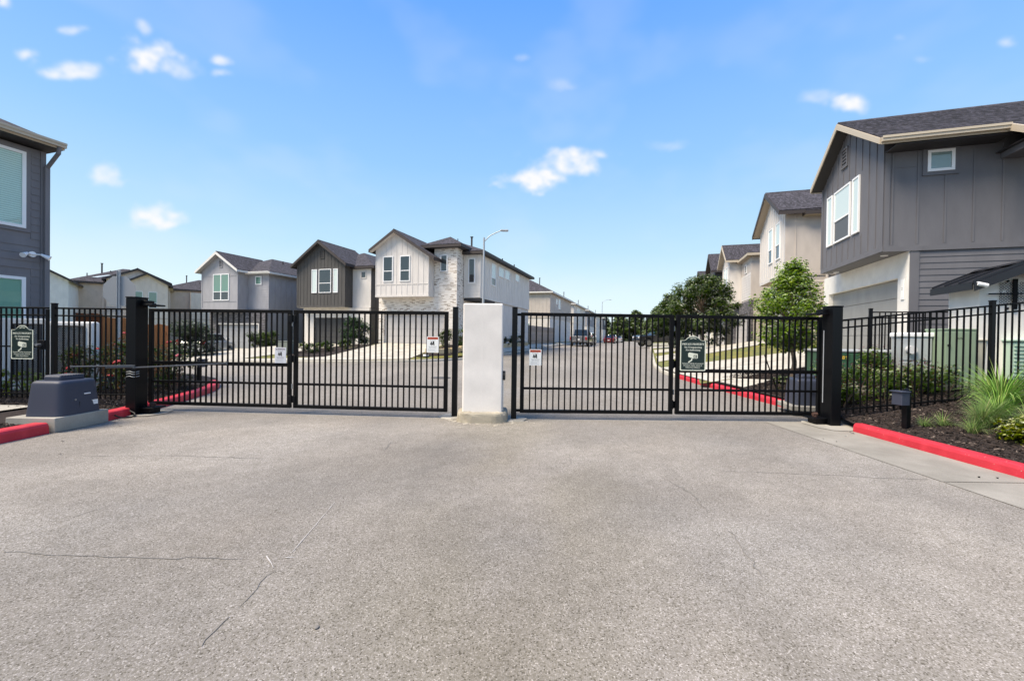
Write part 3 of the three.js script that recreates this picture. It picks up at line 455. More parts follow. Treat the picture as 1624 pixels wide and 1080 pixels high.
fence('black picket fence climbing the mulch bed beside the square gate post', [6.19, 7.99, .16], [11.2, 7.78, .72], { posts: [2.7, 4.98], gap: .1215 });
fence('black picket fence in front of the rose bushes beside the operator box', [-9.02, 8.35, .2], [-7.36, 8.35, .2], { gap: .106, posts: [.03] });
{
  const r = fence('black pedestrian gate carrying the private property sign', [-12.55, 8.35, .2], [-9.1, 8.35, .2], { gap: .106, posts: [.03, 1.0] });
  part(r, 'gate_stile', rbx(3.40, 3.45, .1, 1.81, -.02, .02, .004), M.blackPost); part(r, 'gate_stile', rbx(2.28, 2.33, .1, 1.81, -.02, .02, .004), M.blackPost);
  part(r, 'lock_box', rbx(3.26, 3.395, 1.02, 1.2, -.03, .03, .008), M.blackPost); part(r, 'knob', mg([rot(cyl(0, 0, .07, 0, .03, .026, 16), 'X', PI / 2).translate(3.31, 1.11, .03)]), M.steel);
  part(r, 'mid_rail', rbx(2.33, 3.26, 1.06, 1.09, -.015, .015, .004), M.blackSteel);
}
{ // guard fence on the retaining wall beside the charcoal house
  const [x0, z0] = W(5.55, 13.42), [x1, z1] = W(11, 13.42);
  const w = thing('retaining_wall', 'low concrete retaining wall under the short guard fence', 'wall', [x0, .3, z0], -TH); part(w, 'wall_body', rbx(0, 6, 0, .98, -.1, .1, .01), M.concrete);
  fence('short black guard fence on the concrete retaining wall beside the charcoal house', [x0, -z0, 1.285], [x1, -z1, 1.285], { top: 1.1, posts: [.04, 1.9, 3.8], gap: .118, low: .06, foot: .07, dig: 0 });
}

// ---------------------------------------------------------------- signs
const camSign = canvasTex(512, 704, (g, w, h) => {
  const path = m => { g.beginPath(); g.moveTo(m, h - m - 22); g.lineTo(m, 92 + m * .4); g.lineTo(70 + m * .3, 92 + m * .4); g.quadraticCurveTo(100, 92, 124 + m * .3, 62 + m * .4); g.quadraticCurveTo(180, m, w / 2, m); g.quadraticCurveTo(w - 180, m, w - 124 - m * .3, 62 + m * .4); g.quadraticCurveTo(w - 100, 92, w - 70 - m * .3, 92 + m * .4); g.lineTo(w - m, 92 + m * .4); g.lineTo(w - m, h - m - 22); g.quadraticCurveTo(w - m, h - m, w - m - 22, h - m); g.lineTo(m + 22, h - m); g.quadraticCurveTo(m, h - m, m, h - m - 22); g.closePath(); };
  g.fillStyle = '#e2e4cf'; g.fillRect(0, 0, w, h); g.fillStyle = '#0d2420'; path(18); g.fill();
  g.fillStyle = '#e9ead8'; g.textAlign = 'center'; g.font = 'bold 54px serif'; g.fillText('PRIVATE PROPERTY', w / 2, 186, 440); g.font = 'bold 46px serif'; g.fillText('No Trespassing', w / 2, 246); g.fillText('No Soliciting', w / 2, 302);
  g.font = 'bold 31px serif'; g.fillText('Violators Will Be Prosecuted', w / 2, 570, 430); g.fillText('Premises Under Alarm &', w / 2, 610, 380); g.fillText('Video Surveillance', w / 2, 650, 300);
  g.save(); g.translate(256, 400); g.fillStyle = '#e2e4cf'; g.beginPath(); g.moveTo(-98, -46); g.lineTo(-70, -66); g.lineTo(96, -36); g.lineTo(84, -26); g.lineTo(2, 58); g.lineTo(-96, 22); g.closePath(); g.fill(); g.fillRect(84, -34, 14, 86); g.fillStyle = '#0d2420'; g.fillRect(10, -18, 74, 70); g.strokeStyle = '#e2e4cf'; g.lineWidth = 9; g.strokeRect(10, -18, 76, 70); g.fillStyle = '#e2e4cf'; g.beginPath(); g.arc(48, 18, 22, 0, 7); g.fill(); g.fillStyle = '#0d2420'; g.beginPath(); g.arc(54, 18, 11, 0, 7); g.fill(); g.strokeStyle = '#e2e4cf'; g.lineWidth = 24; g.beginPath(); g.moveTo(-20, 58); g.lineTo(-26, 92); g.lineTo(-92, 136); g.stroke(); g.restore();
  g.fillStyle = '#cfd2bb'; for (const s of [-1, 1]) { g.beginPath(); g.ellipse(w / 2 + s * 34, 52, 34, 9, s * .25, 0, 7); g.fill(); } g.beginPath(); g.arc(w / 2, 46, 9, 0, 7); g.fill();
});
function plaque(label, pos, turn, wd, hg) {
  const t = thing('sign', label, 'sign', pos, turn, undefined), s = new THREE.Shape(), a = wd / 2, y1 = hg - 92 / 704 * hg, k = wd / 512;
  s.moveTo(-a + .02, 0); s.lineTo(a - .02, 0); s.quadraticCurveTo(a, 0, a, .02); s.lineTo(a, y1); s.lineTo(a - 70 * k, y1); s.quadraticCurveTo(a - 100 * k, y1, a - 124 * k, y1 + 30 * k); s.quadraticCurveTo(a - 180 * k, hg, 0, hg); s.quadraticCurveTo(-a + 180 * k, hg, -a + 124 * k, y1 + 30 * k); s.quadraticCurveTo(-a + 100 * k, y1, -a + 70 * k, y1); s.lineTo(-a, y1); s.lineTo(-a, .02); s.quadraticCurveTo(-a, 0, -a + .02, 0);
  const b = new THREE.ExtrudeGeometry(s, { depth: .006, bevelEnabled: false, curveSegments: 16 }); part(t, 'plate', b, M.signCream);
  const f = new THREE.ShapeGeometry(s, 16), p = f.attributes.position, uv = f.attributes.uv; for (let i = 0; i < p.count; i++) uv.setXY(i, p.getX(i) / wd + .5, p.getY(i) / hg); f.translate(0, 0, .0085); part(t, 'print', f, std(0xffffff, .5, { map: camSign }));
  for (const [x, y] of [[0, .025], [0, hg - .03]]) part(t, 'screw', rot(cyl(0, 0, .006, 0, .007, .007, 8), 'X', PI / 2).translate(x, y, .009), M.galv);
  return t;
}
plaque('dark green private property sign with a camera drawing on the gate right of the pillar', [3.54, .985, -8.312], 0.02, .5, .68);
plaque('dark green private property sign with a camera drawing on the pedestrian gate', [-9.58, 1.03, -8.318], 0, .43, .66);
const warn = faded => canvasTex(256, 384, (g, w, h) => {
  g.fillStyle = faded ? '#c9cbd2' : '#e6e7e4'; g.fillRect(0, 0, w, h); g.fillStyle = faded ? '#b9b5bb' : '#c0461f'; g.fillRect(12, 10, w - 24, 56); g.fillStyle = faded ? '#23262c' : '#2a120a'; g.textAlign = 'center'; g.font = 'bold 44px sans-serif'; g.beginPath(); g.moveTo(24, 56); g.lineTo(44, 22); g.lineTo(64, 56); g.fill(); g.fillText('WARNING', w / 2 + 24, 54, 166);
  g.fillStyle = '#2b2d31'; g.font = 'bold 22px sans-serif'; g.fillText('Moving Gate', w / 2, 96);
  g.fillStyle = '#15171a'; g.beginPath(); g.arc(96, 128, 13, 0, 7); g.fill(); g.beginPath(); g.moveTo(82, 142); g.lineTo(112, 142); g.lineTo(122, 172); g.lineTo(104, 214); g.lineTo(90, 214); g.lineTo(96, 180); g.lineTo(76, 200); g.lineTo(68, 190); g.closePath(); g.fill(); g.beginPath(); g.moveTo(128, 108); g.lineTo(160, 108); g.lineTo(166, 214); g.lineTo(146, 214); g.lineTo(140, 176); g.lineTo(126, 214); g.lineTo(118, 206); g.closePath(); g.fill();
  g.fillStyle = '#43464c'; g.font = 'bold 19px sans-serif'; g.fillText('CAN CAUSE SERIOUS', w / 2, 246, 220); g.fillText('INJURY OR DEATH', w / 2, 270, 200); g.fillStyle = '#8d9096'; for (let i = 0; i < 5; i++) g.fillRect(24, 288 + i * 17, 200 - (i % 3) * 26, 5);
});
function notice(label, pos, turn, wd, hg, tx, ear) { const t = thing('warning_sign', label, 'sign', pos, turn); part(t, 'plate', rbx(-wd / 2, wd / 2, 0, hg, 0, .004, .0015), M.vinyl); part(t, 'print', new THREE.PlaneGeometry(wd - .006, hg - .006).translate(0, hg / 2, .0062), std(0xffffff, .55, { map: tx })); return t; }
const wFresh = warn(false), turnL = atan2(-.42, 6.16), onL = x => 8.68 - (x + 7.4) / 6.16 * .42, onR = x => 8.27 + (x - .17) / 5.96 * .15;
notice('white warning sign with an orange band on the gate leaf left of the pillar', [-1.535, 1.27, -onL(-1.535) + .038], turnL, .235, .31, wFresh);
notice('white warning sign with an orange band on the gate leaf right of the pillar', [.458, 1.05, -onR(.458) + .038], .02, .235, .31, wFresh);
notice('faded grey warning sign resting above the middle rail of the hinged leaf', [-4.60, 1.012, -onL(-4.6) + .038], turnL, .235, .31, warn(true));

// ---------------------------------------------------------------- houses
// A wall face maps (a along, b up, n out) into the house: front faces +z, sides face +x or -x.
const front = z => (a0, a1, b0, b1, n0, n1) => [a0, a1, b0, b1, z + n0, z + n1];
const sideX = (x, s) => (a0, a1, b0, b1, n0, n1) => [x + s * n0, x + s * n1, b0, b1, a0, a1];
const fb = (f, ...q) => bx(...f(...q));
function battens(h, f, a0, a1, yb, yt, gap, mat, skip = []) {   // yt may be a function of a
  const n = Math.max(1, Math.round((a1 - a0) / gap)), top = typeof yt === 'function' ? yt : () => yt;
  for (let i = 0; i <= n; i++) { const a = clamp(a0 + (a1 - a0) * i / n, a0 + .025, a1 - .025); let segs = [[yb, top(a)]];
    for (const [x0, x1, y0, y1] of skip) if (a > x0 - .03 && a < x1 + .03) segs = segs.flatMap(([p, q]) => [[p, min(q, y0)], [max(p, y1), q]]).filter(([p, q]) => q - p > .06);
    for (const [p, q] of segs) part(h, 'batten', fb(f, a - .021, a + .021, p, q, 0, .019), mat); }
}
function lapBoards(h, f, a0, a1, y0, y1, ex, mat, one, skip) {
  const list = []; const n = Math.ceil((y1 - y0) / ex - .01);
  for (let i = 0; i < n; i++) { const p = y0 + i * ex, q = min(y1, p + ex + .012); let runs = [[a0, a1]]; for (const [x0, x1, w0, w1] of skip ?? []) if (q - .03 > w0 && p + .03 < w1) runs = runs.flatMap(([c, d]) => [[c, min(d, x0)], [max(c, x1), d]]).filter(([c, d]) => d - c > .03);
    for (const [c, d] of runs) { const g = fb(f, c, d, p, q, 0, .02), pos = g.attributes.position, B = f(0, 0, 0, 0, 0, .02), isZ = abs(B[4] - B[5]) > 1e-6, n0 = isZ ? B[4] : B[0], n1 = isZ ? B[5] : B[1]; for (let k = 0; k < pos.count; k++) { if (pos.getY(k) > (p + q) / 2) { const v = isZ ? pos.getZ(k) : pos.getX(k); if (abs(v - n1) < 1e-4) isZ ? pos.setZ(k, lerp(n0, n1, .25)) : pos.setX(k, lerp(n0, n1, .25)); } } g.computeVertexNormals(); list.push(tri(g)); } }
  if (one) { const m = part(h, 'siding', mg(list), mat); m.userData.kind = 'stuff'; } else for (const g of list) part(h, 'siding_board', g, mat);
}
function windowOn(h, f, a0, a1, b0, b1, o = {}) {
  const w = o.w ?? .055, fr = [fb(f, a0, a1, b1 - w, b1, .002, .05), fb(f, a0, a1, b0, b0 + w, .002, .05), fb(f, a0, a0 + w, b0 + w, b1 - w, .002, .05), fb(f, a1 - w, a1, b0 + w, b1 - w, .002, .05)];
  const splits = [], sash = o.sash != null ? b0 + (b1 - b0) * o.sash : null; if (sash) fr.push(fb(f, a0 + w, a1 - w, sash - .025, sash + .025, .004, .046));
  const cols = o.mull ? [[a0 + w, (a0 + a1) / 2 - .045], [(a0 + a1) / 2 + .045, a1 - w]] : [[a0 + w, a1 - w]]; if (o.mull) fr.push(fb(f, (a0 + a1) / 2 - .045, (a0 + a1) / 2 + .045, b0 + w, b1 - w, .003, .052));
  const m = part(h, 'window', mg(fr), o.frame ?? M.vinyl, o.label);
  for (const [c, d] of cols) {
    if (o.blind) { const n = Math.round((b1 - b0 - 2 * w) / .06), l = []; for (let i = 0; i < n; i++) { const y = b0 + w + (i + .5) * (b1 - b0 - 2 * w) / n, g = fb(f, c + .004, d - .004, y - .021, y + .021, .010, .014); l.push(g); } part(m, 'blind', mg(l), o.blind); part(m, 'pane', fb(f, c, d, b0 + w, b1 - w, .030, .034), M.pane); part(m, 'backing', fb(f, c, d, b0 + w, b1 - w, .003, .005), o.backing ?? M.blindBack); }
    else if (sash) { part(m, 'pane', fb(f, c, d, sash + .025, b1 - w, .012, .03), o.up ?? M.glass); part(m, 'pane', fb(f, c, d, b0 + w, sash - .025, .012, .022), o.down ?? M.glass); }
    else part(m, 'pane', fb(f, c, d, b0 + w, b1 - w, .012, .03), o.up ?? M.glass);
  }
  if (o.trim) { const k = .1, t = o.trim; part(h, 'window_trim', mg([fb(f, a0 - k, a1 + k, b1 + .001, b1 + k, .001, .032), fb(f, a0 - k, a1 + k, b0 - k, b0 - .001, .001, .032), fb(f, a0 - k, a0 - .001, b0 - .001, b1 + .001, .001, .03), fb(f, a1 + .001, a1 + k, b0 - .001, b1 + .001, .001, .03)]), t); }
  return m;
}
function garageDoor(h, f, a0, a1, b0, b1, mat) {
  const n = 4, d = part(h, 'garage_door', fb(f, a0, a1, b0, b1, .001, .02), mat); for (let i = 0; i < n; i++) part(d, 'door_panel', rbx(...f(a0 + .01, a1 - .01, b0 + (b1 - b0) * i / n + .008, b0 + (b1 - b0) * (i + 1) / n - .008, .0205, .045), .006, 1), mat);
  return d;
}
function gableRoof(h, xa, xb, xr, yr, k, z0, z1, o) {          // ridge along z at xr, yr; k: rise per run
  const t = .13, ya = yr - (xr - xa) * k, yb = yr - (xb - xr) * k;
  part(h, 'roof_slope', slab([[xb, yb, z0], [xb, yb, z1], [xr, yr, z1], [xr, yr, z0]], t), M.shingle); part(h, 'roof_slope', slab([[xa, ya, z1], [xa, ya, z0], [xr, yr, z0], [xr, yr, z1]], t), M.shingle);
  const fw = o.fw ?? .2, e = o.kick ?? 0;
  part(h, 'rake_board', prism([[xr, yr - .03], [xr, yr - .03 - fw * 1.15], [xb, yb - .03 - fw], [xb, yb - .03]], z0 + .002, z0 + .034), o.fascia); part(h, 'rake_board', prism([[xa, ya - .03], [xa, ya - .03 - fw], [xr - .002, yr - .03 - fw * 1.15], [xr - .002, yr - .03]], z0 + .002, z0 + .034), o.fascia);
  for (const [x, y, s] of [[xa, ya, -1], [xb, yb, 1]]) part(h, 'eave_fascia', bx(x + s * .003, x + s * .028, y - .21, y - .045, z0 - .002, z1), o.fascia);
  part(h, 'ridge_cap', prism([[xr - .13, yr - .13 * k + .005], [xr, yr + .03], [xr + .13, yr - .13 * k + .005], [xr, yr + .008]], z1, z0 - .01), M.shingle);
  // boxed soffits under the overhangs
  if (o.wall) for (const [x, w, y, s] of [[xa, o.wall[0], ya, -1], [xb, o.wall[1], yb, 1]]) if (abs(x - w) > .05) part(h, 'soffit', slab([[x, y - .18, z0], [x, y - .18, z1], [w, y - .18 + abs(x - w) * k, z1], [w, y - .18 + abs(x - w) * k, z0]], .015), o.soffit);
  if (o.soffit) { const zw = o.zw ?? z0 - .33; part(h, 'soffit', slab([[xb, yb - .165, z0 - .003], [xb, yb - .165, zw], [xr, yr - .165, zw], [xr, yr - .165, z0 - .003]], .015), o.soffit); part(h, 'soffit', slab([[xa, ya - .165, zw], [xa, ya - .165, z0 - .003], [xr, yr - .165, z0 - .003], [xr, yr - .165, zw]], .015), o.soffit); }
}
function hipRoof(h, x0, x1, z0, z1, ye, k, o) {               // z0 front, z1 back (z1 < z0)
  const t = .13, w = (x1 - x0) / 2, long = (z0 - z1) / 2 >= w, A = [x0, ye, z0], B = [x1, ye, z0], C = [x1, ye, z1], D = [x0, ye, z1]; let R, S;
  if (long) { R = [x0 + w, ye + w * k, z0 - w]; S = [x0 + w, ye + w * k, z1 + w]; } else { const q = (z0 - z1) / 2; R = [x0 + q, ye + q * k, z0 - q]; S = [x1 - q, ye + q * k, z0 - q]; }
  const faces = long ? [[A, B, R], [B, C, S, R], [C, D, S], [D, A, R, S]] : [[A, B, S, R], [B, C, S], [C, D, R, S], [D, A, R]];
  for (const p of faces) part(h, 'roof_slope', slab(p, t), M.shingle);
  part(h, 'eave_fascia', mg([bx(x0 - .02, x1 + .02, ye - .2, ye - .04, z0 + .003, z0 + .028), bx(x1 + .003, x1 + .028, ye - .2, ye - .04, z1, z0), bx(x0 - .028, x0 - .003, ye - .2, ye - .04, z1, z0)]), o.fascia);
  part(h, 'soffit', bx(x0, x1, ye - .21, ye - .2, z1, z0), o.soffit);
  return [R, S];
}
function gutter(h, f, a0, a1, y, mat) { part(h, 'gutter', mg([fb(f, a0, a1, y - .135, y - .12, .0, .09), fb(f, a0, a1, y - .12, y - .06, .075, .09), fb(f, a0, a1, y - .06, y, .087, .112), fb(f, a0, a1, y - .12, y, .0, .01)]), mat); }
function ventOn(h, f, a0, a1, b0, b1, mat, dark) { const v = part(h, 'gable_vent', mg([fb(f, a0, a1, b1 - .05, b1, .001, .05), fb(f, a0, a1, b0, b0 + .05, .001, .05), fb(f, a0, a0 + .05, b0 + .05, b1 - .05, .001, .05), fb(f, a1 - .05, a1, b0 + .05, b1 - .05, .001, .05)]), mat); part(v, 'louvre_back', fb(f, a0 + .05, a1 - .05, b0 + .05, b1 - .05, .001, .006), dark ?? M.soffitDark); const n = 5; for (let i = 0; i < n; i++) part(v, 'louvre', fb(f, a0 + .05, a1 - .05, lerp(b0 + .05, b1 - .05, (i + .25) / n), lerp(b0 + .05, b1 - .05, (i + .6) / n), .007, .03), mat); }
function pipes(h, list) { for (const [x, y, z, l, r = .05] of list) { const p = part(h, 'vent_pipe', cyl(x, y - .4, y + l, z, r, r, 10), M.fasciaDark); if (l > .45) part(p, 'pipe_cap', cyl(x, y + l + .002, y + l + .06, z, r * 1.7, r * 1.7, 10), M.fasciaDark); } }
const faceLeft = -(PI / 2 + TH);                               // front turned to the street from its right side

// two-storey house: gabled upper storey hung over the garage front
function house(o) {
  const [X, Z] = W(o.u, o.s), h = thing('house', o.label, 'house', [X, o.y, Z], o.turn, 'two-storey houses');
  const { Wd: Wt, g0, g1, hb, he, k = .58, ov = .6, dep = 11, up, low, lowSide = up, rest = up, zr = -1.0 } = o, xr = (g0 + g1) / 2 + (o.skew ?? 0), oh = .34, ohL = o.ohL ?? oh, ohR = o.ohR ?? oh;
  const yr = o.yr ?? he + .13 + ((g1 - g0) / 2 + oh) * k + .02;        // top of the ridge
  const yWall = x => yr - .17 - abs(x - xr) * k;
  // upper storey
  part(h, 'upper_wall', prism([[g0, hb], [g1, hb], [g1, yWall(g1)], [xr, yWall(xr)], [g0, yWall(g0)]], -3.2, 0), up);
  part(h, 'upper_wall', bx(0.002, Wt - .002, hb + .001, he - .02, zr, -dep), o.sideMat ?? rest);
  part(h, 'overhang_soffit', bx(g0 + .01, g1 - .01, hb - .012, hb - .001, -ov + .02, -.01), o.soffit ?? o.up);
  part(h, 'lower_wall', bx(.03, Wt - .03, 0, hb - .013, -ov - .22, -dep), lowSide);
  // garage front
  const G = o.garage, zf = -ov;
  part(h, 'front_wall', mg([bx(.02, G[0], 0, hb - .014, zf - .215, zf), bx(G[1], o.frontTo ?? Wt - .02, 0, hb - .014, zf - .215, zf), bx(G[0], G[1], G[2], hb - .014, zf - .215, zf)]), low);
  garageDoor(h, front(zf - .2), G[0] + .01, G[1] - .01, .01, G[2] - .01, o.door);
  if (o.doorTrim) part(h, 'door_trim', mg([bx(G[0] - .09, G[1] + .09, G[2] + .001, G[2] + .1, zf + .001, zf + .025), bx(G[0] - .09, G[0] - .001, 0, G[2], zf + .001, zf + .025), bx(G[1] + .001, G[1] + .09, 0, G[2], zf + .001, zf + .025)]), o.doorTrim);
  // windows
  const f0 = front(0), skip = [];
  for (const w of o.win ?? []) { windowOn(h, f0, ...w.r, w); skip.push([w.r[0] - .1, w.r[1] + .1, w.r[2] - .1, w.r[3] + .1]); }
  for (const w of o.restWin ?? []) windowOn(h, front(zr), ...w.r, w);
  if (o.vent) { ventOn(h, f0, ...o.vent, o.ventMat ?? up); skip.push([o.vent[0] - .02, o.vent[1] + .02, o.vent[2], o.vent[3]]); }
  if (o.gap) battens(h, f0, g0, g1, hb + .16, a => yWall(a) - .02, o.gap, up, skip);
  part(h, 'belt_board', bx(g0 - .004, g1 + .004, hb - .004, hb + .15, .001, .026), up);
  for (const y of o.bands ?? []) part(h, 'band_board', bx(g0, g1, y, y + .03, .001, .022), up);
  // corner boards
  for (const x of [g0, g1]) part(h, 'corner_board', mg([bx(x - .012, x + .012, hb + .15, yWall(x) - .02, .0275, .03), bx(x === g0 ? x + .002 : x - .1, x === g0 ? x + .1 : x - .002, hb + .15, yWall(x) - .02, .001, .0272)]), up);
  // roofs
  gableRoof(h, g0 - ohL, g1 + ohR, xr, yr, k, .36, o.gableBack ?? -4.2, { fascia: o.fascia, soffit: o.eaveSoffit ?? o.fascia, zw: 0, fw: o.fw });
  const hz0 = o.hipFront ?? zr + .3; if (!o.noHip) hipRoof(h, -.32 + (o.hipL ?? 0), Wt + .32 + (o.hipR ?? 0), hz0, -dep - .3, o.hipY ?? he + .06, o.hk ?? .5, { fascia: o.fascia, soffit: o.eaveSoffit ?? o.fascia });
  return h;
}
const W3 = (a, b, c, d, o = {}) => ({ r: [a, b, c, d], ...o });

{ // charcoal house beside the gate, seen corner-on
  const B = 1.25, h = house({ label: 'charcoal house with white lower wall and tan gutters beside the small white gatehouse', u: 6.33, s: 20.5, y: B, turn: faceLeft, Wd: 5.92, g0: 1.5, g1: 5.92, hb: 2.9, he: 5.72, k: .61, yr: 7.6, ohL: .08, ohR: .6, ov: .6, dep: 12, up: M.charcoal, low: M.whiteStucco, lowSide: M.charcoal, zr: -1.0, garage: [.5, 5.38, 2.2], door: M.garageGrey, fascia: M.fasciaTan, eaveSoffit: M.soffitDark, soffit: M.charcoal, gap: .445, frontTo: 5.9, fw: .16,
    win: [W3(2.03, 2.48, 3.79, 5.58, { up: M.glassPale }), W3(2.64, 3.88, 3.79, 5.58, { sash: .43, up: M.glassPale, down: M.screen }), W3(4.04, 4.50, 3.79, 5.58, { up: M.glassPale })], vent: [3.15, 3.62, 6.2, 6.86], ventMat: M.charcoal, noHip: true, gableBack: -12.3 });
  const fs = sideX(5.92, 1), k = .61;
  // side wall: battened panels above, lap boards below, every board a piece
  windowOn(h, fs, -1.54, -.95, 5.02, 5.6, { w: .07, blind: M.blindGrey, backing: M.blindGrey, trim: M.charcoal, label: 'small square side window with a closed blind' });
  battens(h, fs, -8, -.16, 3.06, 5.62, .6, M.charcoal, [[-1.66, -.83, 4.9, 5.72]]);
  part(h, 'belt_board', bx(5.921, 5.946, 2.88, 3.05, -9, -.001), M.charcoal); part(h, 'panel_joint', bx(5.921, 5.93, 5.2, 5.215, -.95, -.2), M.charcoal);
  part(h, 'corner_board', bx(5.921, 5.944, 3.05, 5.7, -.12, -.001), M.charcoal); part(h, 'corner_board', bx(5.891, 5.925, 0, 2.87, -.83, -.62), M.charcoal);
  lapBoards(h, sideX(5.89, 1), -9, -.835, .02, 2.86, .168, M.charcoal, false);
  gutter(h, sideX(6.55, 1), -2.28, .37, 5.86, M.fasciaTan);
  part(h, 'soffit', bx(5.92, 6.5, 5.64, 5.66, -2.4, .0), M.soffitDark);
  // deeper eave further back, on a boxed bay
  part(h, 'eave_box', bx(5.95, 6.95, 5.2, 5.355, -9, -2.5), M.charcoal);
  gutter(h, sideX(7.18, 1), -9, -2.3, 5.51, M.fasciaTan); part(h, 'gutter', slab([[6.56, 5.87, -2.26], [6.56, 5.87, -2.32], [7.25, 5.47, -2.32], [7.25, 5.47, -2.26]], .15), M.fasciaTan, 'sloping end of the tan gutter');
  // courses of shingles, each lapping the one below
  const n = 24, x1 = 6.52, yr = 7.6, xr = 3.71;
  for (let i = 0; i < n; i++) { const a = i / n, b = min(1, (i + 1.15) / n), p = (t, e) => [lerp(x1, xr, t), lerp(yr - (x1 - xr) * k, yr, t) + e]; const [ax, ay] = p(a, .016), [bx_, by] = p(b, .004); part(h, 'shingle_course', slab([[ax, ay, .365], [ax, ay, -12.3], [bx_, by, -12.3], [bx_, by, .365]], .012), M.shingle); }
  { const pl = x => yr - (x - xr) * k; part(h, 'roof_slope', slab([[7.17, pl(7.17), -2.33], [7.17, pl(7.17), -12.3], [6.45, pl(6.45) + .004, -12.3], [6.45, pl(6.45) + .004, -2.33]], .13), M.shingle); for (let i = 0; i < 5; i++) { const a = 7.17 - i * .132, b = a - .15; part(h, 'shingle_course', slab([[a, pl(a) + .018, -2.325], [a, pl(a) + .018, -12.3], [b, pl(b) + .008, -12.3], [b, pl(b) + .008, -2.325]], .012), M.shingle); } part(h, 'soffit', bx(5.92, 7.1, 5.36, 5.375, -12, -2.4), M.soffitDark); }
  // house number plate and its lamp
  const num = canvasTex(64, 256, (g, w, hh) => { g.fillStyle = '#f2f1ec'; g.fillRect(0, 0, w, hh); g.fillStyle = '#2a2a2a'; g.font = 'bold 52px serif'; g.textAlign = 'center'; g.fillText('2', 32, 140); });
  const pl = part(h, 'number_plate', rbx(5.58, 5.74, 1.55, 2.12, -.598, -.575, .02), M.vinyl); part(pl, 'number', new THREE.PlaneGeometry(.12, .48).translate(5.66, 1.85, -.5735), std(0xffffff, .6, { map: num }));
  for (const x of [2.0, 5.3]) part(h, 'soffit_light', cyl(x, 2.868, 2.886, -.3, .09, .09, 16), M.vinyl);
}
{ // tan house behind it
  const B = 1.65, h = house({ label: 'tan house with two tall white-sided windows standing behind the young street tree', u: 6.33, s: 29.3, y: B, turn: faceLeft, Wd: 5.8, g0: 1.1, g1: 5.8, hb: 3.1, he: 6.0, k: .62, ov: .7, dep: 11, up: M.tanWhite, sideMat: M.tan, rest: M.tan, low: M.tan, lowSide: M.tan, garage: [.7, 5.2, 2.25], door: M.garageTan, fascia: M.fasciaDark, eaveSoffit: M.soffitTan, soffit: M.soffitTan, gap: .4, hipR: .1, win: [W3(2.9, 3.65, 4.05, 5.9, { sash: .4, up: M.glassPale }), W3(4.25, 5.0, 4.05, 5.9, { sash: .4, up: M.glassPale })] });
  part(h, 'side_cladding', bx(5.801, 5.812, 3.1, 6.0, -9, -.002), M.tan); battens(h, sideX(5.812, 1), -8, -.4, 3.2, 6.0, 1.2, M.tan); part(h, 'downspout', rbx(5.83, 5.92, .0, 5.95, -1.75, -1.66, .01), M.tan);
  part(h, 'belt_board', bx(5.812, 5.83, 3.06, 3.2, -9, 0), M.tan); lapBoards(h, sideX(5.77, 1), -9, -.95, .02, 3.04, .17, M.tan, false);
}
{ // third house: recessed bay towards the tree
  const B = 1.2, h = house({ label: 'cream house with a lap-sided recessed bay behind the spreading street tree', u: 5.95, s: 38.6, y: B, turn: faceLeft, Wd: 6.4, g0: .0, g1: 3.2, hb: 3.1, he: 6.2, k: .75, ov: .7, dep: 11, up: M.tanWhite, sideMat: M.tan, rest: M.tanWhite, low: M.darkStone, lowSide: M.tan, zr: -.75, garage: [1.0, 5.6, 2.25], door: M.garageTan, fascia: M.fasciaTan, eaveSoffit: M.soffitTan, soffit: M.soffitTan, gap: .4, win: [W3(.75, 1.45, 4.2, 6.0, { sash: .4, up: M.glassPale }), W3(1.6, 2.3, 4.2, 6.0, { sash: .4, up: M.glassPale })], restWin: [W3(4.6, 5.1, 5.1, 5.7, {})], vent: [1.4, 1.8, 7.0, 7.5] });
  lapBoards(h, front(-.75), 3.3, 6.3, 3.2, 5.0, .18, M.tanWhite, false); part(h, 'side_cladding', bx(6.401, 6.412, 3.1, 6.1, -9, -.75), M.tan); part(h, 'downspout', rbx(6.43, 6.52, 0, 6.1, -2.0, -1.9, .01), M.tan);
}
// houses further along the right of the street
const rowSkins = [['dark grey house with a steep gable rising above the spreading tree', M.darkGrey], ['brown-roofed grey house two lots past the spreading tree', M.lightGrey], ['tan house three lots past the spreading tree', M.tan], ['charcoal house at the far end of the row', M.charcoal]];
[[47.3, 0], [56.2, 1], [65.4, 2], [74.6, 3]].forEach(([s, i]) => house({ label: rowSkins[i][0], u: 5.95, s, y: 1.15, turn: faceLeft, Wd: 6.2, g0: .6, g1: 4.6, hb: 3.1, he: i === 0 ? 6.6 : 6.3, k: .8, ov: .7, dep: 11, up: rowSkins[i][1], low: i % 2 ? M.whiteStucco : M.darkGrey, garage: [.8, 5.4, 2.25], door: M.garageTan, fascia: M.fasciaDark, win: [W3(1.4, 2.3, 4.2, 6.0, { sash: .4, up: M.glassPale }), W3(2.8, 3.7, 4.2, 6.0, { sash: .4, up: M.glassPale })] }));

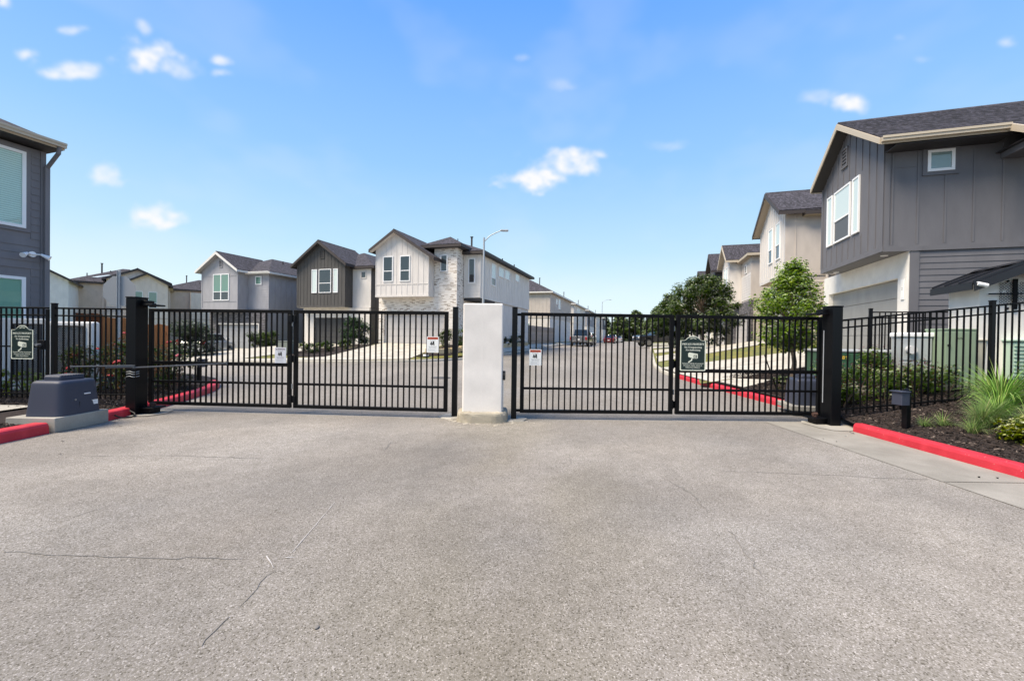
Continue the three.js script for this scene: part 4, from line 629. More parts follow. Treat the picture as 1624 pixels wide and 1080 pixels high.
// ---- houses across the side street
{ const h = house({ label: 'light grey house with a double window in its gable and a dark stone garage front', u: -36.7, s: 27, y: .27, turn: -TH, Wd: 6.35, g0: 0, g1: 4.1, hb: 3.3, he: 6.45, k: .66, ov: .7, dep: 11, up: M.lightGrey, low: M.darkStone, lowSide: M.lightGrey, zr: -1.0, garage: [1.0, 5.55, 2.05], door: M.garageLight, doorTrim: M.cream, fascia: M.fasciaWhite, eaveSoffit: M.lightGrey, win: [W3(1.35, 3.15, 4.05, 6.3, { mull: true, sash: .33, up: M.glassGreen, down: M.glass, w: .07 })], restWin: [W3(4.9, 5.55, 5.45, 6.15, { up: M.glassGreen, trim: M.lightGrey })], vent: [2.0, 2.4, 6.85, 7.5], ventMat: M.lightGrey, bands: [3.95, 6.1], hk: .5, hipR: .05 });
  lapBoards(h, front(-1.0), 4.12, 6.34, 3.4, 5.4, .2, M.lightGrey, false); battens(h, sideX(6.35, 1), -10, -1.05, 3.45, 6.4, .6, M.lightGrey); lapBoards(h, sideX(6.32, 1), -10, -.95, .02, 3.28, .2, M.lightGrey, true);
  pipes(h, [[4.2, 7.8, -4.5, .25], [5.6, 7.2, -7.5, .2]]); part(h, 'skylight', slab([[5.0, 7.2, -5.3], [5.0, 7.2, -6.6], [4.6, 7.42, -6.6], [4.6, 7.42, -5.3]], .04), M.glassPale); gutter(h, front(-.67), 4.2, 6.67, 6.5, M.fasciaWhite); }
{ const h = house({ label: 'dark grey house with three windows in its gable and a tall white corner panel', u: -27.4, s: 28, y: .8, turn: -TH, Wd: 6.5, g0: 0, g1: 4.72, hb: 2.95, he: 6.2, k: .72, ov: .7, dep: 11, up: M.darkGrey, sideMat: M.darkGrey, rest: M.cream, low: M.cream, lowSide: M.darkGrey, zr: -.9, garage: [1.12, 5.2, 2.15], door: M.garageDark, fascia: M.fasciaDark, eaveSoffit: M.soffitDark, soffit: M.cream, gap: .34, win: [W3(1.5, 2.02, 4.1, 6.0, { up: M.glassPale }), W3(2.2, 3.4, 4.1, 6.0, { sash: .41 }), W3(3.6, 4.05, 4.1, 6.0, { up: M.glassPale })], vent: [2.25, 2.72, 6.85, 7.5], ventMat: M.darkGrey, hk: .5, hipR: .1 });
  part(h, 'white_panel', bx(4.76, 6.48, 2.96, 6.1, -.899, -.86), M.cream); windowOn(h, front(-.86), 5.55, 6.05, 5.3, 5.85, { frame: M.cream }); battens(h, sideX(6.5, 1), -10, -.95, 3.0, 6.1, .5, M.darkGrey); lapBoards(h, sideX(6.47, 1), -10, -.95, .02, 2.9, .2, M.darkGrey, true); }
{ // cream house with pale stone tower: the corner of the street
  const [X, Z] = W(-17.6, 24.5), B = 1.03, h = thing('house', 'cream house with a pale stone tower and battened side along the street', 'house', [X, B, Z], -TH, 'two-storey houses');
  const hb = 3.1, he = 6.1, yr = 7.48, xr = 1.78, k = .65, wl = x => yr - .16 - abs(x - xr) * k;
  part(h, 'upper_wall', prism([[.2, hb], [4.2, hb], [4.2, wl(4.2)], [xr, wl(xr)], [.2, wl(.2)]], -3, 0), M.tanWhite);
  part(h, 'belt_board', bx(.196, 4.204, hb - .004, hb + .12, .001, .026), M.tanWhite); part(h, 'band_board', bx(.2, 4.2, 3.9, 3.94, .001, .022), M.tanWhite);
  const sk = [[.7, 1.65, 3.98, 5.9], [1.98, 2.93, 3.98, 5.9]];
  for (const [a, b] of [[.8, 1.55], [2.08, 2.83]]) windowOn(h, front(0), a, b, 4.1, 5.78, { sash: .42 });
  battens(h, front(0), .2, 4.2, hb + .12, a => wl(a) - .02, .4, M.tanWhite, sk);
  gableRoof(h, -.1, 4.75, xr, yr, k, .36, -5, { fascia: M.fasciaDark, soffit: M.tanWhite, zw: 0, fw: .17 });
  // stone front with the garage, and the tower
  part(h, 'front_wall', mg([bx(0, .38, 0, hb - .013, -.95, -.7), bx(4.98, 5.86, 0, hb - .013, -.95, -.7), bx(.38, 4.98, 2.0, hb - .013, -.95, -.7)]), M.whiteStone, 'pale split stone around the garage door');
  part(h, 'overhang_soffit', bx(.2, 4.2, hb - .012, hb - .001, -.7, -.02), M.tanWhite);
  garageDoor(h, front(-.9), .39, 4.97, .01, 1.99, M.garageTan);
  part(h, 'tower', mg([bx(4.22, 5.86, hb - .012, 6.32, -2.4, -.699)]), M.whiteStone, 'pale split stone tower'); part(h, 'tower_side', bx(5.55, 5.859, 0, hb - .014, -2.4, -.951), M.whiteStone);
  windowOn(h, front(-.699), 4.68, 5.18, 4.75, 5.85, {});
  hipRoof(h, 3.4, 6.3, -.3, -4.6, 6.48, .55, { fascia: M.fasciaDark, soffit: M.soffitDark });
  // bay set back, and the long battened side along the street
  part(h, 'upper_wall', bx(5.87, 7.08, hb + .02, he - .05, -1.75, -14), M.cream); part(h, 'main_wall', bx(.22, 7.075, hb + .021, he - .06, -3.1, -14), M.tan);
  windowOn(h, front(-1.75), 6.22, 6.68, 4.1, 5.75, { trim: M.cream }); lapBoards(h, front(-1.75), 5.88, 7.07, hb + .04, 4.0, .2, M.cream, false);
  part(h, 'porch_beam', bx(5.87, 7.07, hb - .15, hb + .018, -4.6, -1.78), M.soffitDark);
  part(h, 'lower_wall', mg([bx(.2, 5.54, 0, hb - .014, -1.0, -14), bx(5.54, 7.0, 0, hb + .018, -4.65, -14)]), M.tanWhite); lapBoards(h, sideX(7.0, 1), -14, -4.66, .02, hb, .2, M.tanWhite, true);
  const fsd = sideX(7.08, 1); const wins = [[-4.6, -3.75, 4.2, 5.75, .35], [-6.5, -5.3, 5.05, 5.75], [-7.9, -6.75, 5.05, 5.75], [-10.6, -9.5, 5.25, 5.85]];
  for (const [a, b, c, d, s] of wins) windowOn(h, fsd, a, b, c, d, s ? { sash: s, up: M.glassPale } : { up: M.glassPale });
  battens(h, fsd, -13.98, -1.78, hb + .15, he - .06, .42, M.cream, wins.map(w => [w[0] - .05, w[1] + .05, w[2] - .05, w[3] + .05])); part(h, 'belt_board', bx(7.081, 7.1, hb, hb + .15, -14, -1.76), M.cream);
  hipRoof(h, -.1, 7.45, -1.45, -14.4, he + .1, .42, { fascia: M.fasciaDark, soffit: M.soffitDark });
  pipes(h, [[4.6, 7.5, -6, .7, .07], [6.1, 6.75, -9, .3], [6.2, 6.7, -12, .35], [5.05, 7.15, -2.5, .15, .03]]);
  part(h, 'downspout', rbx(5.9, 5.97, hb, he - .1, -1.745, -1.68, .01), M.cream);
}
// ---- plain-sided houses along the left of the street beyond it
function sideHouse(label, u, s, y, wd, len, mat, o = {}) {
  const [X, Z] = W(u, s), h = thing('house', label, 'house', [X, y, Z], -TH, 'two-storey houses'); const hb = 3.0, he = 6.1;
  part(h, 'upper_wall', bx(-wd, 0, hb, he, -len, 0), mat); part(h, 'lower_wall', bx(-wd + .02, -.03, 0, hb - .002, -len + .02, -.03), o.low ?? M.tanWhite);
  battens(h, front(0), -wd, -.03, hb + .12, he - .1, .45, mat); battens(h, sideX(0, 1), -len, -.03, hb + .12, he - .1, .45, mat, [[-6.2, -3.2, 4.2, 6]]);
  part(h, 'belt_board', mg([bx(-wd, .02, hb, hb + .12, .001, .02), bx(.001, .02, hb, hb + .12, -len, .001)]), mat);
  hipRoof(h, -wd - .35, .35, .35, -len - .35, he + .1, .5, { fascia: M.fasciaWhite, soffit: M.soffitTan }); lapBoards(h, sideX(-.03, 1), -len, -.05, .02, hb - .02, .22, o.low ?? M.tanWhite, true);
  windowOn(h, sideX(0, 1), -4.1, -3.4, 4.9, 5.6, { up: M.glassPale }); windowOn(h, sideX(0, 1), -6.1, -4.9, 4.4, 5.7, { up: M.glassPale, mull: true });
  windowOn(h, front(-.03), -4.4, -2.6, 1.2, 2.4, { mull: true, up: M.glassGreen }); pipes(h, [[-2.6, 7.6, -5, .9, .06], [-2.2, 7.2, -9, .3]]);
  return h;
}
sideHouse('greige house behind the grey board fence, past the stone tower house', -11.1, 50.4, .95, 7.0, 14.5, M.tan);
sideHouse('pale house two lots past the stone tower house', -11.2, 68.5, .95, 7.0, 13, M.cream);
sideHouse('grey house beyond the second street lamp', -11.2, 85, .95, 7.0, 13, M.lightGrey);
sideHouse('small cream house where the parked cars end', -11.2, 101, .9, 7.0, 12, M.tanWhite);
sideHouse('dark house closing the left side of the street', -11.2, 117, .9, 7.0, 12, M.charcoal);

// ---- houses to the left, behind the fence
{ // dark house whose side wall runs out of the picture
  const [X, Z] = W(-16.6, 7.67), h = thing('house', 'dark lap-sided house with blinds in its windows and a tan gutter, beside the mail wall', 'house', [X, .35, Z], -TH, 'two-storey houses');
  part(h, 'wall', bx(-9, 0, 0, 6.36, 0.001, 14), M.slate); const f = sideX(0, 1), wins = [[.42, 2.4, 4.08, 6.2], [.42, 2.4, .75, 2.72]];
  lapBoards(h, f, .12, 14, .03, 6.3, .21, M.slate, false, wins.map(w => [w[0] - .11, w[1] + .11, w[2] - .11, w[3] + .11]));
  part(h, 'corner_board', bx(.001, .03, 0, 6.35, .001, .115), M.slate);
  windowOn(h, f, ...wins[0], { w: .08, blind: M.blind, trim: M.slate, label: 'tall upper window with a closed pale blind' }); windowOn(h, f, ...wins[1], { w: .08, blind: M.blindGreen, backing: M.blindGreen, trim: M.slate, label: 'lower window with a green tinted blind' });
  part(h, 'roof_slope', slab([[.5, 6.6, -.14], [.5, 6.6, 14], [-4.5, 9.05, 14], [-4.5, 9.05, 4.86]], .13), M.shingle); part(h, 'roof_slope', slab([[-9.5, 6.6, -.14], [.5, 6.6, -.14], [-4.5, 9.05, 4.86]], .13), M.shingle);
  part(h, 'soffit', bx(-9.4, .49, 6.41, 6.43, -.13, 14), M.soffitDark); part(h, 'eave_fascia', mg([bx(.5, .525, 6.43, 6.58, -.14, 14), bx(-9.5, .525, 6.43, 6.58, -.165, -.141)]), M.fasciaTan); gutter(h, sideX(.526, 1), -.17, 14, 6.61, M.fasciaTan);
  part(h, 'downspout', mg([rbx(.035, .12, 0, 5.75, -.05, .06, .015), bar([.08, 5.92, 0], [.5, 6.3, -.04], .05, .05, 10), bar([.5, 6.28, -.04], [.54, 6.48, -.04], .05, .05, 10), rbx(.035, .12, 5.74, 5.95, -.05, .06, .015)]), M.slate);
  const fl = part(h, 'floodlight', mg([rot(cyl(0, 0, .05, 0, .08, .08, 16), 'Z', -PI / 2).translate(.03, 3.38, .3), bar([.07, 3.38, .3], [.16, 3.39, .14], .02), bar([.07, 3.38, .3], [.16, 3.39, .46], .02)]), M.vinyl);
  for (const z of [-1, 1]) part(fl, 'lamp_head', bar([.15, 3.39, .3 + z * .14], [.26, 3.3, .3 + z * .28], .03, .07, 14), M.vinyl);
}
function gableHouse(label, u, s, y, x0, x1, len, mat, o) { // gable end toward the side street
  const [X, Z] = W(u, s), h = thing('house', label, 'house', [X, y, Z], -TH + (o.turn ?? 0), 'two-storey houses'), xr = (x0 + x1) / 2 + (o.skew ?? 0), k = o.k ?? .55, he = o.he ?? 5.9, yr = he + .2 + max(x1 - xr, xr - x0) * k + .2 * k, wl = x => yr - .17 - abs(x - xr) * k;
  part(h, 'wall', prism([[x0, 0], [x1, 0], [x1, wl(x1)], [xr, wl(xr)], [x0, wl(x0)]], -len, 0), mat); gableRoof(h, x0 - .35, x1 + .35, xr, yr, k, .35, -len - .35, { fascia: M.fasciaDark, soffit: mat, zw: 0, fw: .2 });
  if (o.gap) battens(h, front(0), x0, x1, o.from ?? 3.1, a => wl(a) - .02, o.gap, mat, (o.win ?? []).map(w => [w[0] - .08, w[1] + .08, w[2] - .08, w[3] + .08]));
  if (o.lap) lapBoards(h, front(0), x0, x1, .02, o.lap, .22, mat, true, (o.win ?? []).map(w => [w[0] - .06, w[1] + .06, w[2] - .06, w[3] + .06]));
  if (o.gap && o.from) part(h, 'belt_board', bx(x0, x1, o.from - .12, o.from, .001, .024), mat);
  for (const w of o.win ?? []) windowOn(h, front(0), ...w, { sash: .35, up: M.glassGreen, down: M.glass }); if (o.pipes) pipes(h, o.pipes);
  return h;
}
gableHouse('white gabled house with one green-tinted window just past the dark house', ...US(-50.9, -38.1), .2, 0, 7.75, 9, M.white, { turn: TH + .68, he: 6.35, k: .58, gap: .4, from: 6.2, lap: 6.05, win: [[5.2, 6.1, 4.2, 6.05]] });
{ // sand house with stepped gables
  const h = thing('house', 'sand-coloured house with two stepped gables behind the stop sign', 'house', [-49.3, .2, -47.4], .66, 'two-storey houses');
  part(h, 'main_wall', bx(0, 8.6, 0, 6.75, -8, 0), M.sand); hipRoof(h, -.35, 8.95, .35, -8.35, 6.98, .5, { fascia: M.fasciaDark, soffit: M.sand }); part(h, 'corner_board', bx(2.6, 2.72, 0, 6.7, .001, .03), M.sandLight);
  const gb = (x0, x1, xr, yr, k, z) => { const w = x => yr - .17 - abs(x - xr) * k; part(h, 'gable_wall', prism([[x0, 0], [x1, 0], [x1, w(x1)], [xr, w(xr)], [x0, w(x0)]], .002, z), M.sandLight); gableRoof(h, x0 - .35, x1 + .35, xr, yr, k, z + .35, -4, { fascia: M.fasciaDark, soffit: M.sandLight, zw: z, fw: .2 }); battens(h, front(z), x0, x1, 3.2, a => w(a) - .02, .5, M.sandLight, [[5.3, 6.3, 4.1, 6.4], [6.6, 7.6, 4.1, 6.4]]); };
  gb(3.0, 8.5, 5.7, 8.85, .48, .7); gb(4.9, 8.5, 6.6, 8.35, .6, 1.5);
  for (const a of [5.4, 6.7]) windowOn(h, front(1.5), a, a + .8, 4.2, 6.1, { sash: .33, up: M.glassGreen, down: M.glass });
  pipes(h, [[2.2, 8.7, -3.2, .8, .08], [1.0, 8.0, -2.6, .2], [3.0, 8.4, -2.8, .3]]); part(h, 'skylight', slab([[1.6, 7.6, -.75], [2.9, 8.06, -1.7], [3.15, 8.06, -1.7], [2.1, 7.6, -.75]], .05), M.glassPale);
  part(h, 'belt_board', bx(4.9, 8.5, 2.9, 3.05, 1.501, 1.52), M.sand); part(h, 'garage_door', rbx(5.3, 8.1, .02, 2.2, 1.501, 1.54, .01), M.garageTan);
}
{ const h = thing('house', 'low dark-roofed sand house between the stepped gables and the light grey house', 'house', [-46.7, .5, -57], .7, 'two-storey houses'); part(h, 'wall', bx(0, 9, 0, 6.7, -8, 0), M.sand); part(h, 'wall', bx(2.8, 9, 0, 6.5, .001, .8), M.sandLight); hipRoof(h, -.35, 9.35, .35, -8.35, 6.95, .42, { fascia: M.fasciaDark, soffit: M.sand }); pipes(h, [[2.5, 8.2, -2.6, .9, .07], [4.0, 8.0, -2.4, .3], [.6, 7.4, -1, .3]]); battens(h, front(.8), 2.8, 9, 3, 6.4, .6, M.sandLight); part(h, 'belt_board', bx(2.8, 9, 2.8, 2.95, .801, .82), M.sand); part(h, 'garage_door', rbx(3.6, 7.4, .02, 2.2, .801, .83, .01), M.garageTan); }

// ---------------------------------------------------------------- near left: mail wall with lattice, cedar fence, stop sign
{
  const t = thing('screen_wall', 'white stucco wall with dark lattice panels behind the fence', 'wall', [-12.85, .14, -10.3], .03);
  part(t, 'wall_body', mg([rbx(-1.6, 1.6, 0, 1.74, -.12, .1, .03), rbx(1.601, 2.7, 0, 1.68, -.12, .1, .06)]), M.whiteStucco);
  const lat = (x0, x1, y0, y1) => { const p = part(t, 'lattice_panel', mg([bx(x0 - .03, x1 + .03, y1, y1 + .03, .101, .14), bx(x0 - .03, x1 + .03, y0 - .03, y0, .101, .14), bx(x0 - .03, x0, y0, y1, .101, .14), bx(x1, x1 + .03, y0, y1, .101, .14)]), M.soffitDark); const l = []; const st = .058; for (const s of [-1, 1]) for (let c = -3; c < 5; c += st) { const pts = []; for (let x = x0; x <= x1 + 1e-6; x += (x1 - x0) / 40) { const y = s * 1.75 * (x - x0) + c; if (y > y0 && y < y1) pts.push([x, y]); } if (pts.length > 1) l.push(bar([pts[0][0], pts[0][1] , .12 + s * .006], [pts[pts.length - 1][0], pts[pts.length - 1][1], .12 + s * .006], .0045, .0045, 4)); } const m = part(p, 'lattice_bars', mg(l), std(L(.10, .09, .085), .7)); m.userData.kind = 'stuff'; };
  lat(.88, 1.49, .3, 1.58); lat(1.79, 2.5, .3, 1.55);
}
{ const t = thing('board_fence', 'orange cedar board fence behind the rose bushes', 'fence', [-13.9, .1, -13.6], .02); const geo = [0, 1, 2].map(i => rbx(-.068, .068, 0, 1.95 - i * .015, -.01, .01, .004)); for (let i = 0; i < 20; i++) { const m = part(t, 'fence_board', geo[i % 3], i < 6 ? M.cedarDark : M.cedar); m.position.set(i * .142, i < 6 ? .12 : i > 13 ? -.2 : 0, (i % 2) * .004); } part(t, 'rail', bx(0, 2.8, .4, .48, -.06, -.016), M.cedar); part(t, 'rail', bx(0, 2.8, 1.4, 1.48, -.06, -.016), M.cedar); for (const x of [.1, 1.4, 2.7]) part(t, 'post', bx(x - .04, x + .04, -.2, 1.7, -.14, -.062), M.cedar); }
{ const x = -9.92, d = 10.7, t = thing('stop_sign', 'grey back of an octagonal stop sign on a steel post behind the fence', 'sign', [x, .15, -d], .1);
  part(t, 'post', mg([rbx(-.035, .035, 0, 2.98, -.03, -.012, .004), rbx(-.035, -.022, 0, 2.98, -.012, .012, .003), rbx(.022, .035, 0, 2.98, -.012, .012, .003)]), M.galv); const o = []; for (let i = 0; i < 8; i++) { const a = (i + .5) * PI / 4; o.push([cos(a) * .405, sin(a) * .405]); } const g = prism(o, -.036, -.033); g.translate(0, 2.46, 0); part(t, 'sign_plate', g, std(L(.36, .37, .38), .5, { metalness: .3 })); part(t, 'name_blade', rbx(-.3, .05, 1.93, 2.07, -.032, -.0305, .0005), std(L(.22, .23, .24), .5)); }
// ---------------------------------------------------------------- near right: gatehouse monument, cabinets, transformer
{
  const [X, Z] = W(6.62, 11.4), t = thing('gatehouse', 'small white stucco gatehouse with a black metal roof behind the picket fence', 'gatehouse', [X, .55, Z], -TH);
  const wd = 1.16, zf = 0, dp = .95, k = .46, he = 2.31; const body = prism([[-.1, 0], [wd + .1, 0], [wd + .03, .95], [wd, 1.25], [wd, he], [wd / 2, he + wd / 2 * k], [0, he], [0, 1.25], [-.03, .95]], -dp, zf, .012); part(t, 'wall', body, M.whiteStucco);
  const yr = he + wd / 2 * k + .1; for (const s of [-1, 1]) { const xe = s < 0 ? -.22 : wd + .22, ye = yr - (wd / 2 + .22) * k, q = [[xe, ye, zf + .2], [xe, ye, -dp - .2], [wd / 2, yr, -dp - .2], [wd / 2, yr, zf + .2]]; const p = part(t, 'roof_slope', slab(s > 0 ? q : [q[1], q[0], q[3], q[2]], .05), M.blackMetalRoof); for (let i = 0; i < 4; i++) { const z = lerp(zf + .19, -dp - .19, i / 3); part(p, 'standing_seam', slab([[xe, ye + .035, z - .009], [xe, ye + .035, z + .009], [wd / 2, yr + .035, z + .009], [wd / 2, yr + .035, z - .009]], .034), M.blackMetalRoof); } part(t, 'eave_fascia', bx(xe + (s < 0 ? -.02 : .001), xe + (s < 0 ? -.001 : .02), ye - .16, ye - .01, -dp - .2, zf + .2), M.blackMetalRoof); }
  part(t, 'rake_board', prism([[-.22, yr - (wd / 2 + .22) * k - .03], [-.22, yr - (wd / 2 + .22) * k - .19], [wd / 2, yr - .2], [wd + .22, yr - (wd / 2 + .22) * k - .19], [wd + .22, yr - (wd / 2 + .22) * k - .03], [wd / 2, yr - .03]], zf + .22, zf + .29), M.blackMetalRoof);
  part(t, 'ridge_cap', prism([[wd / 2 - .1, yr - .1 * k + .04], [wd / 2, yr + .05], [wd / 2 + .1, yr - .1 * k + .04], [wd / 2, yr + .03]], -dp - .2, zf + .21), M.blackMetalRoof);
  const c = part(t, 'security_camera', mg([rot(cyl(0, -.085, .085, 0, .042, .046, 18), 'Z', PI / 2 - .25).translate(-.12, he - .07, .28), cyl(-.1, he - .02, he + .01, .22, .02)]), M.vinyl); part(c, 'lens', rot(cyl(0, 0, .012, 0, .026, .026, 14), 'Z', PI / 2 - .25).translate(-.208, he - .092, .28), M.blackPlastic);
  const x0 = wd / 2 - .05, y0 = he - .24, e = part(t, 'iron_emblem', mg([bx(x0 - .025, x0 + .045, y0 - .32, y0 + .3, .04, .06), bx(x0 - .42, x0 + .45, y0 - .012, y0 + .012, .061, .075)]), M.blackSteel); const l = []; for (let i = -4; i <= 4; i++) for (let j = -4; j <= 4; j++) { if (hash2(i + 9, j + 9, 3) < .12) continue; const g = new THREE.TorusGeometry(.021, .0042, 5, 9); g.translate(x0 + .01 + i * .053, y0 + j * .053, .03); l.push(g); } const f = part(e, 'filigree', mg(l), M.blackSteel); f.userData.kind = 'stuff'; for (const y of [.26, -.3]) part(e, 'stud', new THREE.SphereGeometry(.022, 10, 8).translate(x0 - .09, y0 + y, .03), M.blackSteel);
}
const onRight = (x, d, off = 0) => [x, hRight(x, -d) + off, -d];
{ const n = canvasTex(256, 96, (g, w, h) => { g.fillStyle = '#8b9c82'; g.fillRect(0, 0, w, h); g.fillStyle = '#18221c'; g.font = 'bold 74px sans-serif'; g.textAlign = 'center'; g.fillText('8251', w / 2, 74); });
  const t = thing('utility_cabinet', 'tall sage green utility cabinet with black numbers on its door', 'cabinet', onRight(9.02, 8.75), -.22); part(t, 'base', rbx(-.33, .33, -.05, .06, -.3, .3, .01), M.concrete); part(t, 'body', rbx(-.28, .28, .061, 1.16, -.25, .25, .015), M.sage); part(t, 'lid', rbx(-.29, .29, 1.161, 1.195, -.26, .26, .01), M.sage); part(t, 'door', rbx(-.25, .25, .12, 1.13, .251, .265, .006), M.sage); part(t, 'numbers', new THREE.PlaneGeometry(.2, .075).translate(0, 1.0, .2665), std(0xffffff, .6, { map: n })); part(t, 'lock', rot(cyl(0, 0, .03, 0, .022, .022, 12), 'X', PI / 2).translate(-.2, .86, .266), M.blackPlastic); }
{ const t = thing('meter_cabinet', 'grey meter cabinet with a white hood beside the sage cabinet', 'cabinet', onRight(8.55, 9.1), -.3); part(t, 'body', rbx(-.26, .26, .05, 1.1, -.2, .2, .015), M.cabinetGrey); part(t, 'hood', rbx(-.29, .29, 1.101, 1.2, -.23, .23, .03), M.vinyl); part(t, 'upper_door', rbx(-.24, .24, .62, 1.07, .201, .214, .005), M.cabinetGrey); part(t, 'lower_door', rbx(-.24, .24, .1, .58, .201, .214, .005), M.cabinetGrey); part(t, 'meter_glass', rot(cyl(0, 0, .09, 0, .09, .085, 18), 'X', PI / 2).translate(-.12, .84, .214), M.lampClear); for (const x of [-.14, .02, .14]) part(t, 'conduit', cyl(x, -.05, .1, .235, .02), M.vinyl); }
{ const t = thing('cable_pedestal', 'short beige cable pedestal leaning beside the sage cabinet', 'pedestal', onRight(9.72, 8.95), -.2); const g = rbx(-.11, .11, -.05, .82, -.1, .1, .02); g.rotateZ(-.07); part(t, 'body', g, M.beige); part(t, 'cap', rbx(-.06, .18, .815, .85, -.12, .12, .012), M.beige); }
{ const t = thing('air_conditioner', 'pale green louvred air conditioner behind the grass clumps', 'air conditioner', onRight(10.55, 8.85), -.2); part(t, 'body', rbx(-.4, .42, .02, .8, -.38, .36, .03), M.paleGreen); part(t, 'lid', rbx(-.43, .45, .801, .85, -.41, .39, .02), M.paleGreen); for (let i = 0; i < 9; i++) part(t, 'louvre', rbx(-.36, .38, .1 + i * .076, .13 + i * .076, .361, .385, .004), M.paleGreen); }
{ const n = canvasTex(256, 96, (g, w, h) => { g.fillStyle = '#27472f'; g.fillRect(0, 0, w, h); g.fillStyle = '#d8b03a'; g.font = 'bold 66px sans-serif'; g.textAlign = 'center'; g.fillText('T-7381', w / 2, 70, 240); });
  const [X, Z] = W(4.85, 12.1), t = thing('transformer', 'dark green pad-mounted transformer behind the gate post', 'transformer', [X, hRight(X, Z) - .02, Z], -TH); part(t, 'pad', rbx(-1.05, 1.05, -.1, .08, -.7, .7, .02), M.concrete); part(t, 'tank', rbx(-.95, .95, .081, .82, -.6, .55, .02), M.greenBox); part(t, 'lid', rbx(-.98, .98, .821, .88, -.63, .58, .02), M.cabinetGrey); part(t, 'door', rbx(-.9, -.01, .13, .8, .551, .57, .006), M.greenBox); part(t, 'door', rbx(.01, .9, .13, .8, .551, .57, .006), M.greenBox); part(t, 'numbers', new THREE.PlaneGeometry(.42, .15).translate(-.62, .7, .5715), std(0xffffff, .6, { map: n })); part(t, 'padlock', rbx(.03, .09, .42, .52, .571, .6, .01), M.steel); }
{ const t = thing('sensor_post', 'short black post carrying a black gate sensor box in the mulch bed', 'sensor post', onRight(6.5, 6.98, -.02), .12); part(t, 'post', rbx(-.042, .042, -.1, .66, -.042, .042, .006), M.blackPost); part(t, 'cap', mg([rbx(-.05, .05, .661, .675, -.05, .05, .005), cyl(0, .675, .705, 0, .045, .012, 4)]), M.blackPost); const b = part(t, 'sensor_box', rbx(-.19, -.043, .43, .64, -.08, .09, .008), M.operatorBlue); part(b, 'lid', rbx(-.215, -.043, .641, .66, -.1, .11, .006), M.operatorBlue); }

// ---------------------------------------------------------------- street lamps, grey fence, planter stones, small covers
function lamp(label, u, s, y, H, arm, dir) { const [X, Z] = W(u, s), t = thing('street_lamp', label, 'street lamp', [X, y, Z], dir ?? 0, 'street lamps'); part(t, 'pole', cyl(0, 0, H, 0, .085, .05, 12), M.galv); part(t, 'base', cyl(0, 0, .25, 0, .14, .12, 14), M.galv); part(t, 'arm', tube([[0, H - .25, 0], [.35, H + .1, 0], [.9, H + .38, 0], [arm, H + .44, 0]], .03, 20, 7), M.galv); const hd = part(t, 'lamp_head', rbx(arm - .05, arm + .42, H + .38, H + .47, -.1, .1, .03), M.galv); part(hd, 'lens', rbx(arm + .05, arm + .38, H + .368, H + .379, -.08, .08, .004), M.lampClear); return t; }
lamp('tall grey street lamp rising behind the white pillar', -9.15, 23.3, hRoadUS(-9.2, 23.3) + .1, 7.1, 1.0, 0);
lamp('far street lamp above the roofs of the left row', -9.0, 92, .7, 8.6, 1.5, 0);
lamp('street lamp whose arm peeks out beside the light grey gable', -44.5, 41, 0, 8.2, 1.0, PI);
{ const [X, Z] = W(-10.55, 39.4), t = thing('board_fence', 'weathered grey board fence along the sidewalk past the stone tower house', 'fence', [X, .86, Z], PI / 2 - TH); const geo = rbx(-.072, .072, 0, 1.85, -.011, .011, .004), geo2 = rbx(-.072, .072, .01, 1.83, -.008, .014, .004); for (let i = 0; i < 72; i++) { const m = part(t, 'fence_board', i % 3 ? geo : geo2, M.oldFence); m.position.x = i * .15; } part(t, 'rail', bx(0, 10.8, .4, .48, .02, .06), M.oldFence); part(t, 'rail', bx(0, 10.8, 1.4, 1.48, .02, .06), M.oldFence); }
{ const [X, Z] = W(-17.4, 39.6), t = thing('board_fence', 'grey board fence closing the yard behind the stone tower house', 'fence', [X, .9, Z], -TH); const geo = rbx(-.072, .072, 0, 1.85, -.011, .011, .004); for (let i = 0; i < 46; i++) { const m = part(t, 'fence_board', geo, M.oldFence); m.position.x = i * .15; } part(t, 'rail', bx(0, 6.9, 1.4, 1.48, -.06, -.02), M.oldFence); }
{ const r = mulberry(8), t = thing('stone_edging', 'low edging of sand-coloured stone blocks along the shrubs of the tower house', 'edging', [0, 0, 0], 0); const mats = [L(.52, .40, .22), L(.58, .47, .29), L(.47, .38, .24)].map(c => std(c, .9, { bumpMap: stuccoBump, bumpScale: .01 })); const line = [[-12.3, 22.6], [-11.6, 22.75], [-10.9, 23.6], [-10.45, 25.2], [-10.3, 27], [-10.25, 31], [-10.25, 37]]; let acc = 0; for (let i = 0; i + 1 < line.length; i++) { const [a, b] = [line[i], line[i + 1]], l = hypot(b[0] - a[0], b[1] - a[1]); for (let q = 0; q < l; q += .42) { const u = lerp(a[0], b[0], q / l), s = lerp(a[1], b[1], q / l), [X, Z] = W(u, s), w = W(b[0], b[1]), v = W(a[0], a[1]); const m = part(t, 'stone', rbx(-.195, .195, -.08, .24 + r() * .04, -.11, .11, .03, 1), mats[floor(r() * 3)]); m.position.set(X, hLeft(X, Z) + .02, Z); m.rotation.y = -atan2(w[1] - v[1], w[0] - v[0]); } } }
{ const [X, Z] = W(-12.0, 21.7), g = cyl(X, hLeft(X, Z) + .01, hLeft(X, Z) + .1, Z, .16, .15, 18); solo('cleanout_cap', 'round white cleanout cap in the mulch by the tower house driveway', 'cap', g, M.vinyl); }
{ const [x, z] = gp(700, 601), g = cyl(x, hRoad(x, z) + .003, hRoad(x, z) + .014, z, .36, .36, 28); solo('manhole_cover', 'dark round manhole cover in the asphalt behind the gate', 'manhole cover', g, std(L(.10, .095, .09), .7, { metalness: .3 })); }
